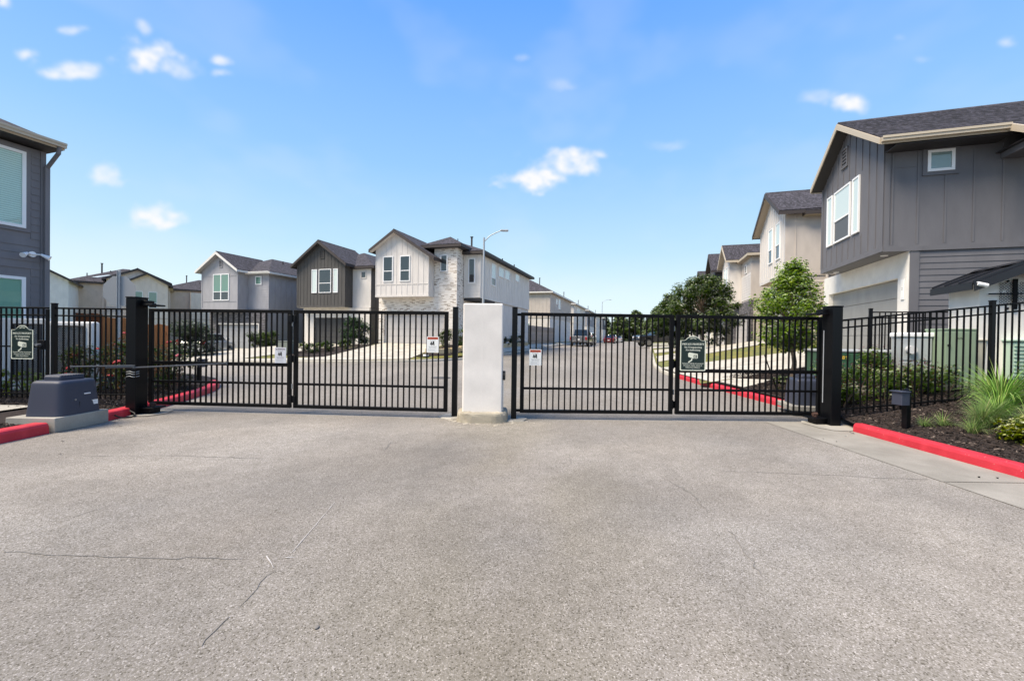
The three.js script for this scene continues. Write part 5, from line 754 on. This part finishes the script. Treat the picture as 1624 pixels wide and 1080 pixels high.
{ const [X, Z] = W(-21.9, 21.6), t = thing('utility_box', 'grey green utility box at the corner of the shrub bed', 'utility box', [X, hLeft(X, Z), Z], -TH); part(t, 'body', rbx(-.45, .45, 0, .75, -.35, .35, .03), std(L(.18, .2, .18), .7)); part(t, 'lid', rbx(-.47, .47, .751, .8, -.37, .37, .02), std(L(.18, .2, .18), .7)); }
{ const [X, Z] = W(-30.2, 21.4), t = thing('utility_box', 'pale green utility box beside the light grey house driveway', 'utility box', [X, hLeft(X, Z), Z], -TH); part(t, 'body', rbx(-.2, .2, 0, .7, -.2, .2, .03), M.sage); part(t, 'lid', rbx(-.22, .22, .701, .74, -.22, .22, .02), M.sage); }

// ---------------------------------------------------------------- planting
function leafGeo(list) {                        // list of [x,y,z, size, nx,ny,nz, spin, colour]
  const n = list.length, pos = new Float32Array(n * 18), col = new Float32Array(n * 18), nor = new Float32Array(n * 18); const a = new THREE.Vector3(), b = new THREE.Vector3(), N = new THREE.Vector3();
  list.forEach((l, i) => { const [x, y, z, s, nx, ny, nz, sp, c, asp = .5] = l; N.set(nx, ny, nz).normalize(); a.set(cos(sp), sin(sp) * .4, sin(sp)); a.addScaledVector(N, -a.dot(N)).normalize(); b.crossVectors(N, a); const L0 = s, w = s * asp, f = s * .12; const P = [[-.5 * L0, 0, 0], [.02 * L0, w * .5, f], [.5 * L0, 0, -f], [.02 * L0, -w * .5, f]].map(([p, q, r]) => [x + a.x * p + b.x * q + N.x * r, y + a.y * p + b.y * q + N.y * r, z + a.z * p + b.z * q + N.z * r]); [0, 1, 2, 0, 2, 3].forEach((k, j) => { for (let d = 0; d < 3; d++) { pos[i * 18 + j * 3 + d] = P[k][d]; col[i * 18 + j * 3 + d] = c[d]; nor[i * 18 + j * 3 + d] = d === 0 ? N.x : d === 1 ? N.y : N.z; } }); });
  const g = new THREE.BufferGeometry(); g.setAttribute('position', new THREE.BufferAttribute(pos, 3)); g.setAttribute('normal', new THREE.BufferAttribute(nor, 3)); g.setAttribute('color', new THREE.BufferAttribute(col, 3)); return g;
}
function foliage(r, clumps, per, size, pal) {
  const out = []; for (const [cx, cy, cz, cr] of clumps) { const tone = r(); for (let i = 0; i < per * cr * cr * (per > 25 ? 30 : 46); i++) { const a = r() * 2 * PI, q = Math.acos(2 * r() - 1), k = cr * Math.pow(r(), .45), dx = sin(q) * cos(a), dy = cos(q), dz = sin(q) * sin(a); const p = pal[floor(clamp(tone * .5 + r() * .5) * (pal.length - .001))], v = .75 + r() * .5; out.push([cx + dx * k, cy + dy * k * .8, cz + dz * k, size * (.6 + r() * .8), dx * .6 + (r() - .5), dy * .5 + .55 + (r() - .5) * .8, dz * .6 + (r() - .5), r() * 7, [p[0] * v, p[1] * v, p[2] * v]]); } } return out;
}
function limb(pts, r0, r1) { const g = []; for (let i = 0; i + 1 < pts.length; i++) { const t0 = i / (pts.length - 1), t1 = (i + 1) / (pts.length - 1); g.push(tri(bar(pts[i], pts[i + 1], lerp(r0, r1, t0), lerp(r0, r1, t1), 9))); } return g; }
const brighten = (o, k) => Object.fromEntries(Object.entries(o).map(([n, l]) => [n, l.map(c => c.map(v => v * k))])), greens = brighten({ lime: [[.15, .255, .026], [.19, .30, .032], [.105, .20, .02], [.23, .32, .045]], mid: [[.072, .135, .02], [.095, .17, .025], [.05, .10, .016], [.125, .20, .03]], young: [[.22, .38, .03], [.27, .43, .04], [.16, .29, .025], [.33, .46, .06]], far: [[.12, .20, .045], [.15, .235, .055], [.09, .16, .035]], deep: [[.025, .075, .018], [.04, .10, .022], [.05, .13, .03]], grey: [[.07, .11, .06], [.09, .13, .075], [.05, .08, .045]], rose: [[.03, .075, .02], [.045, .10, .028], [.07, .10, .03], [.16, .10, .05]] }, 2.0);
function tree(name, label, pos, H, trunkH, cr, shape, per, size, pal, seed, group) {
  const r = mulberry(seed), t = thing(name, label, 'tree', pos, 0, group), wood = [], clumps = [];
  wood.push(...limb([[0, -.1, 0], [.02 * H, trunkH * .5, .01 * H], [0, trunkH, 0], [-.01 * H, trunkH + (H - trunkH) * .45, 0], [.01 * H, H * .88, 0]], .017 * H + .02, .008));
  const n = shape.n; for (let i = 0; i < n; i++) { const tt = (i + .5) / n, y = lerp(trunkH * shape.low, H * .97, tt), env = shape.env(tt) * cr, a = i * 2.399 + r() * .9, q = env * (.45 + .55 * sqrt(r())), x = cos(a) * q, z = sin(a) * q; clumps.push([x, y, z, shape.cl * (.7 + .6 * r())]); if (r() < .8) clumps.push([x * .5 + (r() - .5) * .2 * cr, y + (r() - .3) * .2, z * .5 + (r() - .5) * .2 * cr, shape.cl * (.6 + .5 * r())]); const y0 = lerp(trunkH * .95, y, .45); wood.push(...limb([[0, y0, 0], [x * .5, lerp(y0, y, .6), z * .5], [x, y, z]], .006 * H, .004)); }
  part(t, 'trunk', mg(wood), M.bark); part(t, 'crown', leafGeo(foliage(r, clumps, per, size, pal)), leafMat); return t;
}
const onLeft = (u, s, off = 0) => { const [X, Z] = W(u, s); return [X, hLeft(X, Z) + off, Z]; }, onStreetR = (u, s, off = 0) => { const [X, Z] = W(u, s); return [X, hRight(X, Z) + off, Z]; };
const ragged = t => (t < .5 ? 1 - .25 * t : .95 - 1.35 * (t - .5)) * (.75 + .5 * hash2(floor(t * 31), 4, 7)), oval = t => sin(PI * (.12 + .82 * t)) * (1.05 - .45 * t), spread = t => Math.pow(sin(PI * (.2 + .78 * t)), .7) * (1.1 - .55 * t);
{ const p = onStreetR(3.72, 13.1), t = tree('young_oak_tree', 'young bright green street tree staked in the mulch bed beside the gate post', p, 3.25, 1.2, .95, { n: 66, low: .84, env: t => oval(t) * (.7 + .6 * hash2(floor(t * 23), 2, 5)), cl: .285 }, 46, .08, greens.young, 21);
  const st = thing('tree_stake', 'thin black guy stake leaning toward the young street tree', 'stake', [p[0] - .62, p[1], p[2] + .2], 0); part(st, 'rod', bar([.12, -.1, 0], [-.22, .82, 0], .016), M.blackSteel); part(st, 'guy_wire', bar([-.22, .8, 0], [.58, 1.3, -.19], .003, .003, 4), M.steel); }
tree('street_tree', 'broad dark green street tree spreading in front of the cream house', onStreetR(3.5, 30.6), 4.75, 1.6, 2.55, { n: 62, low: .72, env: ragged, cl: .5 }, 17, .15, greens.mid, 22);
tree('street_tree', 'smaller street tree standing behind the broad one along the kerb', onStreetR(2.0, 39.8), 4.6, 1.5, 1.7, { n: 44, low: .8, env: spread, cl: .5 }, 15, .19, greens.mid, 23);
// trees closing the end of the street
[[-8, 142, 9.5], [-3.2, 146, 11], [1.5, 141, 9], [5.6, 138, 10.5], [10.4, 132, 11.5], [15.5, 126, 10.8], [-13.5, 150, 9], [21, 130, 11], [4, 152, 12.5], [12, 150, 13]].forEach(([u, s, H], i) => { const [X, Z] = W(u, s); tree('far_tree', ['rounded green tree at the far end of the street', 'taller green tree at the far end of the street'][H > 10.6 ? 1 : 0], [X, -.6, Z], H, H * .3, H * .42, { n: 60, low: .3, env: spread, cl: H * .12 }, 1.5, .6, greens.far, 60 + i, 'trees closing the end of the street'); });
function shrub(name, label, pos, rx, hh, pal, seed, o = {}) {
  const r = mulberry(seed), t = thing(name, label, o.cat ?? 'shrub', pos, 0, o.group), cl = [], n = o.n ?? 26; for (let i = 0; i < n; i++) { const a = r() * 2 * PI, q = sqrt(r()), y = r(); const w = o.col ? .9 : 1 - .35 * y * y; cl.push([cos(a) * q * rx * w * .8, hh * (.12 + .74 * y), sin(a) * q * (o.rz ?? rx) * w * .8, min(rx, hh) * (o.cl ?? .3) * (.7 + .6 * r())]); }
  const stems = []; for (let i = 0; i < 7; i++) { const a = r() * 7, q = rx * .55; stems.push(bar([cos(a) * .05, -.05, sin(a) * .05], [cos(a) * q, hh * .65, sin(a) * q], .012, .006, 5)); }
  part(t, 'stems', mg(stems), M.bark); part(t, 'leaves', leafGeo(foliage(r, cl, o.per ?? 20, o.size ?? .09, pal)), leafMat); return [t, r, cl];
}
// rose bushes
const petal = (() => { const l = []; const r = mulberry(4); for (let k = 0; k < 3; k++) for (let i = 0; i < 6; i++) { const a = i / 6 * 2 * PI + k * .5, q = .014 + k * .013, g = new THREE.SphereGeometry(.017 + k * .003, 6, 4); g.scale(.5, 1.1, 1); g.rotateZ(.35 + k * .25); g.rotateY(-a); g.translate(cos(a) * q, .012 - k * .006, sin(a) * q); l.push(g); } return mg(l); })(), roseMat = std(L(.30, .008, .016), .6), rosePink = std(L(.30, .04, .06), .6);
[[-9.75, 9.75, 1.2], [-9.1, 9.9, 1.38], [-8.55, 9.75, 1.3], [-8.85, 10.9, 1.25], [-9.7, 10.9, 1.3], [-10.4, 10.2, 1.1], [-8.4, 10.6, 1.05]].forEach(([x, d, h], i) => {
  const [t, r, cl] = shrub('rose_bush', ['rose bush with red blooms and bronze new growth by the tall gate post'][0], [x, hNear(x, -d), -d], .5, h, greens.rose, 80 + i, { n: 26, per: 40, size: .062, cl: .36, group: 'rose bushes behind the fence and the gate' });
  for (let k = 0; k < 3; k++) { const c = cl[floor(r() * cl.length)], m = part(t, 'rose', petal, r() < .75 ? roseMat : rosePink); const a = r() * 7; m.position.set(c[0] + cos(a) * .12, min(h * 1.03, c[1] + .12 + r() * .2), c[2] + abs(sin(a)) * .18 + .05); m.rotation.set(r() - .2, r() * 7, r() - .5); m.scale.setScalar(.8 + r() * .8); }
});
[[-11.3, 9.35, .55], [-10.55, 9.3, .6], [-10.0, 9.25, .45], [-12.0, 9.3, .5]].forEach(([x, d, h], i) => shrub('lime_shrub', 'low lime green shrub at the foot of the white screen wall', [x, hNear(x, -d), -d], .42, h, greens.lime, 100 + i, { n: 16, per: 40, size: .06, group: 'lime shrubs before the screen wall' }));
{ const s0 = scene.getObjectByName('sensor_post'), c = clone(s0, 'short black sensor post behind the rose bushes'); c.position.set(-9.05, hNear(-9, -12.3), -12.3); c.rotation.y = PI; }
shrub('grey_shrub', 'large grey green rounded shrub behind the rose bushes', [-19.9, -.15, -26.2], 1.55, 2.55, greens.grey, 111, { n: 44, per: 9, size: .13, cl: .34 });
const nl = 'hedge shrubs by the houses';
[[-29.0, 25.6], [-28.4, 26.3], [-29.3, 26.8]].forEach(([u, s], i) => shrub('hedge_shrub', 'clipped green shrub beside the light grey house', onLeft(u, s), .85, 1.35, greens.mid, 120 + i, { n: 24, per: 22, size: .11, group: 'hedge shrubs by the light grey house' }));
shrub('tall_shrub', 'tall dense green shrub between the dark house and the stone house', onLeft(-19.1, 24.8), 1.15, 2.25, greens.deep, 124, { n: 44, per: 18, size: .12, col: 1 });
[[-21.1, 22.2], [-20.2, 22.0], [-19.4, 22.3], [-18.8, 23.2], [-20.6, 23.2]].forEach(([u, s], i) => shrub('low_shrub', 'low bright shrub in the bed before the tall dense shrub', onLeft(u, s), .55, .75, greens.mid, 130 + i, { n: 18, per: 24, size: .1, group: 'low shrubs in the bed' }));
[[-11.9, 23.9, 1.3], [-11.2, 24.3, 1.45], [-10.8, 25.0, 1.2]].forEach(([u, s, h], i) => shrub('corner_shrub', 'rounded green shrub behind the stone edging of the tower house', onLeft(u, s), .62, h, greens.mid, 140 + i, { n: 22, per: 24, size: .1, group: 'shrubs at the tower house corner' }));
[[-10.5, 29.3, 1.2], [-10.45, 31.2, .9], [-10.4, 33.2, .85], [-10.45, 35.4, .9]].forEach(([u, s, h], i) => shrub('side_shrub', 'green shrub along the battened side of the tower house', onLeft(u, s), .5, h, greens.mid, 150 + i, { n: 18, per: 24, size: .11, group: 'shrubs along the tower house side' }));
shrub('column_shrub', 'pale green upright shrub beside the walk, near the private property sign', onStreetR(1.6, 24.0), .38, 1.25, greens.grey, 160, { n: 22, per: 24, size: .08, col: 1 });
[[2.3, 30.2], [3.1, 39.2], [4.6, 31.0], [5.0, 40]].forEach(([u, s], i) => shrub('yard_shrub', 'dark green shrub in the yards under the broad street tree', onStreetR(u, s), .6, 1.0, greens.deep, 164 + i, { n: 18, per: 10, size: .12, group: 'yard shrubs on the right' }));
shrub('tuft_shrub', 'small green tuft at the foot of the young street tree', onStreetR(3.4, 12.6), .3, .45, greens.mid, 170, { n: 12, per: 40, size: .07 });
[[6.75, 8.75, .5], [7.2, 9.0, .8], [7.65, 8.7, .62], [7.9, 9.35, 1.0], [8.25, 8.65, .62], [8.65, 8.5, .55], [7.3, 9.7, .8], [8.4, 9.1, .75], [6.9, 9.4, .55]].forEach(([x, d, h], i) => {
  const [t, r, cl] = shrub('salvia_bush', 'loose green bush with small red flowers behind the sloping fence', onRight(x, d), .42, h, [[.26, .48, .07], [.33, .56, .08], [.19, .40, .06]], 180 + i, { n: 24, per: 50, size: .06, cl: .40, group: 'flowering bushes behind the sloping fence' });
  const f = []; for (let k = 0; k < 220; k++) { const c = cl[floor(r() * cl.length)], a = r() * 7; f.push([c[0] + cos(a) * .14, c[1] + .05 + r() * .16, c[2] + sin(a) * .14, .036, r() - .5, .4 + r(), r() - .2, r() * 7, [.42, .02, .06], .7]); } const m = part(t, 'flowers', leafGeo(f), leafMat); m.userData.kind = 'stuff';
});
// grasses
function clump(name, label, pos, n, len, wid, droop, pal, seed, group, lean = [0, 0]) {
  const r = mulberry(seed), P = [], C = [], t = thing(name, label, 'grass', pos, 0, group);
  for (let i = 0; i < n; i++) { const a = r() * 2 * PI, q = sqrt(r()) * len * .09, out = .25 + r() * 1.0, l = len * (.55 + .55 * r()), c = pal[floor(r() * pal.length)], v = .75 + r() * .5, seg = 6; const tw = r() * .8; let x = cos(a) * q, y = -.02, z = sin(a) * q, th = out * .35; const w0 = wid * (.6 + .6 * r()); let pr = null; for (let k = 0; k <= seg; k++) { const w = w0 * (1 - Math.pow(k / seg, 1.7)) + .0006, px = -sin(a + tw) * w, pz = cos(a + tw) * w, now = [[x + px, y, z + pz], [x - px, y, z - pz]]; if (pr) { P.push(...pr[0], ...pr[1], ...now[1], ...pr[0], ...now[1], ...now[0]); for (let j = 0; j < 6; j++) C.push(c[0] * v, c[1] * v, c[2] * v); } pr = now; const d = l / seg; x += (sin(th) * cos(a) + lean[0] * k / seg) * d; z += (sin(th) * sin(a) + lean[1] * k / seg) * d; y += cos(th) * d; th += droop * out * (.6 + .5 * k / seg); } }
  const g = new THREE.BufferGeometry(); g.setAttribute('position', new THREE.Float32BufferAttribute(P, 3)); g.setAttribute('color', new THREE.Float32BufferAttribute(C, 3)); g.computeVertexNormals(); part(t, 'blades', g, bladeMat); return t;
}
const feather = [[.15, .27, .045], [.19, .31, .06], [.11, .20, .035], [.28, .28, .11]], broad = [[.17, .34, .035], [.22, .41, .045], [.12, .26, .035], [.34, .42, .10]];
[[6.78, 6.95, .26, 150], [6.98, 6.85, .3, 170], [6.92, 6.35, .34, 220]].forEach(([x, d, l, n], i) => clump('feather_grass', ['small wisp of feather grass in the mulch beside the sensor post', 'second small wisp of feather grass past the sensor post', 'upright tuft of feather grass before the large arching clump'][i], onRight(x, d), n, l, .0028, .42, feather, 200 + i, 'feather grasses in the mulch bed', [.35, 0]));
clump('feather_grass', 'large arching clump of feather grass blown to one side in the mulch bed', onRight(7.25, 6.5), 900, .55, .0028, .36, feather, 210, 'feather grasses in the mulch bed', [.5, .1]);
clump('broad_grass', 'big clump of broad arching grass blades beside the fence post', onRight(8.2, 7.1), 420, .92, .010, .42, broad, 211, 'broad grasses at the fence');
clump('broad_grass', 'loose clump of broad arching grass at the edge of the mulch bed', onRight(9.0, 6.9), 380, .9, .010, .44, broad, 212, 'broad grasses at the fence');
clump('broad_grass', 'strappy clump of arching grass growing low in front of the fence', onRight(8.7, 6.3), 200, .7, .010, .42, broad, 213, 'broad grasses at the fence');
clump('broad_grass', 'younger clump of arching grass between the feather grass and the fence', onRight(7.75, 6.75), 300, .62, .009, .42, broad, 216, 'broad grasses at the fence');
clump('feather_grass', 'soft tuft of feather grass beside the yellow green vine mound', onRight(7.55, 6.15), 420, .42, .0028, .4, feather, 217, 'feather grasses in the mulch bed', [.4, .1]);
{ const [t] = shrub('vine_mound', 'spreading mound of yellow green vine leaves at the kerb', onRight(7.2, 5.8), .62, .24, [[.58, .70, .03], [.46, .62, .03], [.66, .74, .05]], 214, { n: 40, per: 60, size: .075, cl: .75, cat: 'plant', rz: .4 }); }
// bark mulch
function mulch(label, poly, hf, n, seed, off = .0) {
  const r = mulberry(seed), xs = poly.map(p => p[0]), zs = poly.map(p => p[1]), x0 = Math.min(...xs), x1 = Math.max(...xs), z0 = Math.min(...zs), z1 = Math.max(...zs), g = new THREE.IcosahedronGeometry(1, 0), p = g.attributes.position; for (let i = 0; i < p.count; i++) p.setXYZ(i, p.getX(i) * .034, p.getY(i) * .008, p.getZ(i) * .011); g.computeVertexNormals();
  const m = new THREE.InstancedMesh(g, std(0xffffff, 1), n), M4 = new THREE.Matrix4(), q = new THREE.Quaternion(), e = new THREE.Euler(), c = new THREE.Color(); let k = 0, guard = 0; while (k < n && guard++ < n * 20) { const x = lerp(x0, x1, r()), z = lerp(z0, z1, r()); if (!inside(poly, x, z)) continue; e.set((r() - .5) * .9, r() * 7, (r() - .5) * .7); q.setFromEuler(e); const s = .5 + r() * 1.1; M4.compose(new THREE.Vector3(x, hf(x, z) + off + .008 + r() * .012, z), q, new THREE.Vector3(s, s * (.7 + r()), s * (.6 + .8 * r()))); m.setMatrixAt(k, M4); const v = r(), w = .35 + v * 1.0; v > .965 ? c.setRGB(.16, .125, .10) : c.setRGB(.032 * w, .022 * w, .0175 * w); m.setColorAt(k, c); k++; }
  m.count = k; m.name = numbered('mulch'); m.castShadow = m.receiveShadow = true; m.userData = { kind: 'stuff', label, category: 'mulch' }; scene.add(m);
}
mulch('dark shredded bark mulch in the bed beside the red kerb on the right', XD([6.26, 4.2], [6.26, 7.7], [6.6, 9], [9.5, 9.2], [10.5, 6.5], [9, 4.2]), hRight, 26000, 31);
mulch('dark shredded bark mulch around the young street tree', XD([6.98, 14.1], [7.5, 12.2], [6.7, 11.9], [6.7, 10], [8.3, 10.2], [8.9, 12.6], [7.9, 14.2]), hRight, 9000, 32);
mulch('dark shredded bark mulch under the rose bushes', XD([-7.45, 7.7], [-7.6, 9], [-8.35, 11.6], [-9.6, 12], [-10.8, 9], [-9.4, 7.8]), hNear, 7000, 33, -.02);
mulch('dark shredded bark mulch between the kerb and the concrete pad', XD([-7.42, 4], [-7.42, 6.6], [-8.8, 6.8], [-9.4, 4]), hNear, 4000, 34, -.02);
{ const r = mulberry(91), l = []; for (let i = 0; i < 26; i++) { const x = 6.0 - r() * r() * 1.1, d = 2.6 + r() * 5; l.push([x, .012, -d, .03 + r() * .03, (r() - .5) * .6, 1, (r() - .5) * .6, r() * 7, [.10, .07, .045], .45]); } for (let i = 0; i < 14; i++) { const x = -6.9 + r() * r() * 1.2, d = 4 + r() * 3.5; l.push([x, .012, -d, .03 + r() * .03, (r() - .5) * .6, 1, (r() - .5) * .6, r() * 7, [.10, .07, .045], .45]); } const m = part(scene, 'fallen_leaves', leafGeo(l), leafMat); m.userData = { kind: 'stuff', label: 'scattered dry leaf litter along the red kerbs', category: 'leaves' }; }

// ---------------------------------------------------------------- vehicles (front towards +x)
function vehicle(name, label, pos, turn, o) {
  const t = thing(name, label, o.cat, pos, turn), { len, wid, hood, belt, roof, gnd = .3, wr = .36, xf, xr, mat } = o, a = -len / 2, b = len / 2, s = new THREE.Shape();
  s.moveTo(a + .06, gnd + .12); s.lineTo(xr - wr * 1.25, gnd); s.absarc(xr, wr, wr * 1.22, PI, 0, true); s.lineTo(xf - wr * 1.22, gnd); s.absarc(xf, wr, wr * 1.22, PI, 0, true); s.lineTo(b - .1, gnd + .08); s.quadraticCurveTo(b, gnd + .2, b, hood * .75); s.quadraticCurveTo(b - .02, hood * .93, b - .22, hood * .96); for (const p of o.top) s.lineTo(...p); s.lineTo(a, belt - .12); s.closePath();
  const ex = (sh, w, bev) => { const g = new THREE.ExtrudeGeometry(sh, { depth: w - 2 * bev, bevelEnabled: true, bevelSize: bev, bevelThickness: bev, bevelOffset: -bev, bevelSegments: 3, curveSegments: 14 }); g.translate(0, 0, -w / 2 + bev); return g; };
  part(t, 'body', ex(s, wid, .07), mat);
  const c = new THREE.Shape(); o.cab.forEach((p, i) => i ? c.lineTo(...p) : c.moveTo(...p)); c.closePath(); const cg = ex(c, wid - .12, .08), p = cg.attributes.position; for (let i = 0; i < p.count; i++) { const k = clamp((p.getY(i) - belt) / (roof - belt)); p.setZ(i, p.getZ(i) * (1 - .15 * k)); } cg.computeVertexNormals(); const cab = part(t, 'cabin', cg, mat);
  const tw = y => (wid - .12) / 2 * (1 - .15 * clamp((y - belt) / (roof - belt))) + .004;
  for (const z of [-1, 1]) for (const q of o.glass) { const g = new THREE.BufferGeometry(), P = q.map(([x, y]) => [x, y, z * tw(y)]), pos = []; for (let i = 1; i + 1 < P.length; i++) pos.push(...P[0], ...P[i], ...P[i + 1]); g.setAttribute('position', new THREE.Float32BufferAttribute(pos, 3)); g.computeVertexNormals(); part(cab, 'side_window', g, M.carGlass); }
  const scr = (p0, p1, n) => { const l = hypot(p1[0] - p0[0], p1[1] - p0[1]), dx = (p1[1] - p0[1]) / l * n, dy = -(p1[0] - p0[0]) / l * n, w0 = tw(p0[1]) - .12, w1 = tw(p1[1]) - .12, e = .008, P = [[p0[0] + dx * e, p0[1] + dy * e, -w0], [p0[0] + dx * e, p0[1] + dy * e, w0], [p1[0] + dx * e, p1[1] + dy * e, w1], [p1[0] + dx * e, p1[1] + dy * e, -w1]], g = new THREE.BufferGeometry(); g.setAttribute('position', new THREE.Float32BufferAttribute([0, 1, 2, 0, 2, 3].flatMap(i => P[i]), 3)); g.computeVertexNormals(); return g; };
  part(cab, 'windscreen', scr(...o.ws, 1), M.carGlass); part(cab, 'rear_window', scr(...o.rw, -1), M.carGlass);
  for (const x of [xf, xr]) for (const z of [-1, 1]) { const w = part(t, 'wheel', rot(new THREE.TorusGeometry(wr - .11, .11, 10, 24), 'Y', 0).translate(x, wr, z * (wid / 2 - .12)), M.tyre); part(w, 'rim', rot(cyl(0, -.09, .09, 0, wr * .62, wr * .62, 18), 'X', PI / 2).translate(x, wr, z * (wid / 2 - .11)), o.rim ?? M.rim); }
  part(t, 'bumper', rbx(b - .14, b + .05, gnd + .06, gnd + .28, -wid / 2 + .06, wid / 2 - .06, .04), o.bump ?? mat); part(t, 'bumper', rbx(a - .05, a + .12, gnd + .06, gnd + .28, -wid / 2 + .06, wid / 2 - .06, .04), o.bump ?? mat);
  for (const z of [-1, 1]) { part(t, 'headlight', rbx(b - .16, b + .01, hood * .72, hood * .86, z > 0 ? wid / 2 - .42 : -wid / 2 + .06, z > 0 ? wid / 2 - .06 : -wid / 2 + .42, .03), M.lampClear); part(t, 'taillight', rbx(a - .012, a + .1, o.tl[0], o.tl[1], z > 0 ? wid / 2 - .22 : -wid / 2 + .05, z > 0 ? wid / 2 - .05 : -wid / 2 + .22, .03), M.lampRed); part(t, 'mirror', rbx(o.ws[0][0] - .3, o.ws[0][0] - .14, belt + .05, belt + .2, z * (wid / 2 - .04), z * (wid / 2 + .14), .03), mat); }
  part(t, 'grille', rbx(b - .01, b + .025, gnd + .3, hood * .74, -wid / 2 + .35, wid / 2 - .35, .01), M.blackPlastic); part(t, 'number_plate', rbx(a - .062, a - .05, gnd + .3, gnd + .42, -.16, .16, .003), M.vinyl); if (o.bed) { part(t, 'tailgate', rbx(a - .02, a + .03, gnd + .34, belt - .02, -wid / 2 + .25, wid / 2 - .25, .015), mat); part(t, 'bed_floor', bx(a + .1, o.bed, gnd + .3, belt + .004, -wid / 2 + .1, wid / 2 - .1), M.blackPlastic); }
  part(t, 'underbody', bx(a + .3, b - .3, gnd - .06, gnd + .25, -wid / 2 + .3, wid / 2 - .3), M.blackPlastic); return t;
}
const pick = (mat, up = 0) => ({ cat: 'pickup truck', len: 5.6, wid: 1.96, hood: 1.12 + up, belt: 1.15 + up, roof: 1.9 + up, gnd: .42 + up, wr: .4 + up * .35, xf: 1.75, xr: -1.75, mat, top: [[1.25, 1.12 + up], [.9, 1.15 + up], [-2.7, 1.15 + up]], cab: [[1.15, 1.1 + up], [.35, 1.86 + up], [-.95, 1.88 + up], [-1.15, 1.1 + up]], glass: [[[.9, 1.2 + up], [.33, 1.78 + up], [-.2, 1.8 + up], [-.2, 1.2 + up]], [[-.28, 1.2 + up], [-.28, 1.8 + up], [-.88, 1.8 + up], [-1.0, 1.2 + up]]], ws: [[1.15, 1.1 + up], [.35, 1.86 + up]], rw: [[-1.15, 1.1 + up], [-.95, 1.88 + up]], tl: [.72 + up, 1.08 + up], bed: -1.16 });
const sedan = (mat, suv) => ({ cat: 'car', len: suv ? 4.6 : 4.7, wid: 1.84, hood: suv ? 1.0 : .88, belt: suv ? 1.08 : .95, roof: suv ? 1.68 : 1.45, gnd: suv ? .3 : .22, wr: .34, xf: 1.4, xr: -1.4, mat, top: suv ? [[1.1, 1.02], [.9, 1.08], [-2.2, 1.08]] : [[1.1, .92], [.9, .95], [-2.2, .97]], cab: suv ? [[1.1, 1.03], [.3, 1.64], [-1.85, 1.66], [-2.22, 1.03]] : [[1.15, .9], [.3, 1.42], [-1.0, 1.43], [-1.85, .92]], glass: suv ? [[[.85, 1.12], [.28, 1.56], [-.4, 1.57], [-.4, 1.12]], [[-.48, 1.12], [-.48, 1.57], [-1.7, 1.57], [-2.0, 1.12]]] : [[[.85, 1.0], [.28, 1.35], [-.3, 1.37], [-.3, 1.0]], [[-.38, 1.0], [-.38, 1.37], [-.98, 1.36], [-1.5, 1.0]]], ws: suv ? [[1.1, 1.03], [.3, 1.64]] : [[1.15, .9], [.3, 1.42]], rw: suv ? [[-2.22, 1.03], [-1.85, 1.66]] : [[-1.85, .92], [-1.0, 1.43]], tl: suv ? [.85, 1.2] : [.66, .85] });
const onRoad = (u, s) => { const [X, Z] = W(u, s); return [X, hRoad(X, Z) + .003, Z]; }, away = PI / 2 - TH, toward = -PI / 2 - TH;
vehicle('pickup_truck', 'grey pickup truck parked at the left kerb with its tailgate toward the gate', onRoad(-7.05, 49.2), away, pick(paint(L(.16, .16, .17))));
vehicle('parked_car', 'white car parked in front of the grey pickup truck', onRoad(-7.4, 57), away, sedan(paint(L(.72)), true));
vehicle('parked_car', 'red car parked far down the street', onRoad(-6.3, 79), away, sedan(paint(L(.17, .016, .016))));
vehicle('parked_car', 'white crossover parked past the red car', onRoad(-6.4, 88), away, sedan(paint(L(.65)), true));
vehicle('parked_car', 'silver car parked last in the row past the white crossover', onRoad(-5.9, 97), away, sedan(paint(L(.45)), false));
vehicle('parked_car', 'white car parked beyond the grey green shrub near the light grey house', [-22.2, -.1, -31], away + .5, sedan(paint(L(.7)), true));
{ const [X, Z] = W(1.5, 48.6); vehicle('pickup_truck', 'black lifted pickup truck with its nose out over the right kerb', [X, hRoad(X, Z) + .1, Z], PI - TH + .42, pick(paint(L(.02, .021, .024)), .14)); }

dress(scene);
renderer.render(scene, camera);
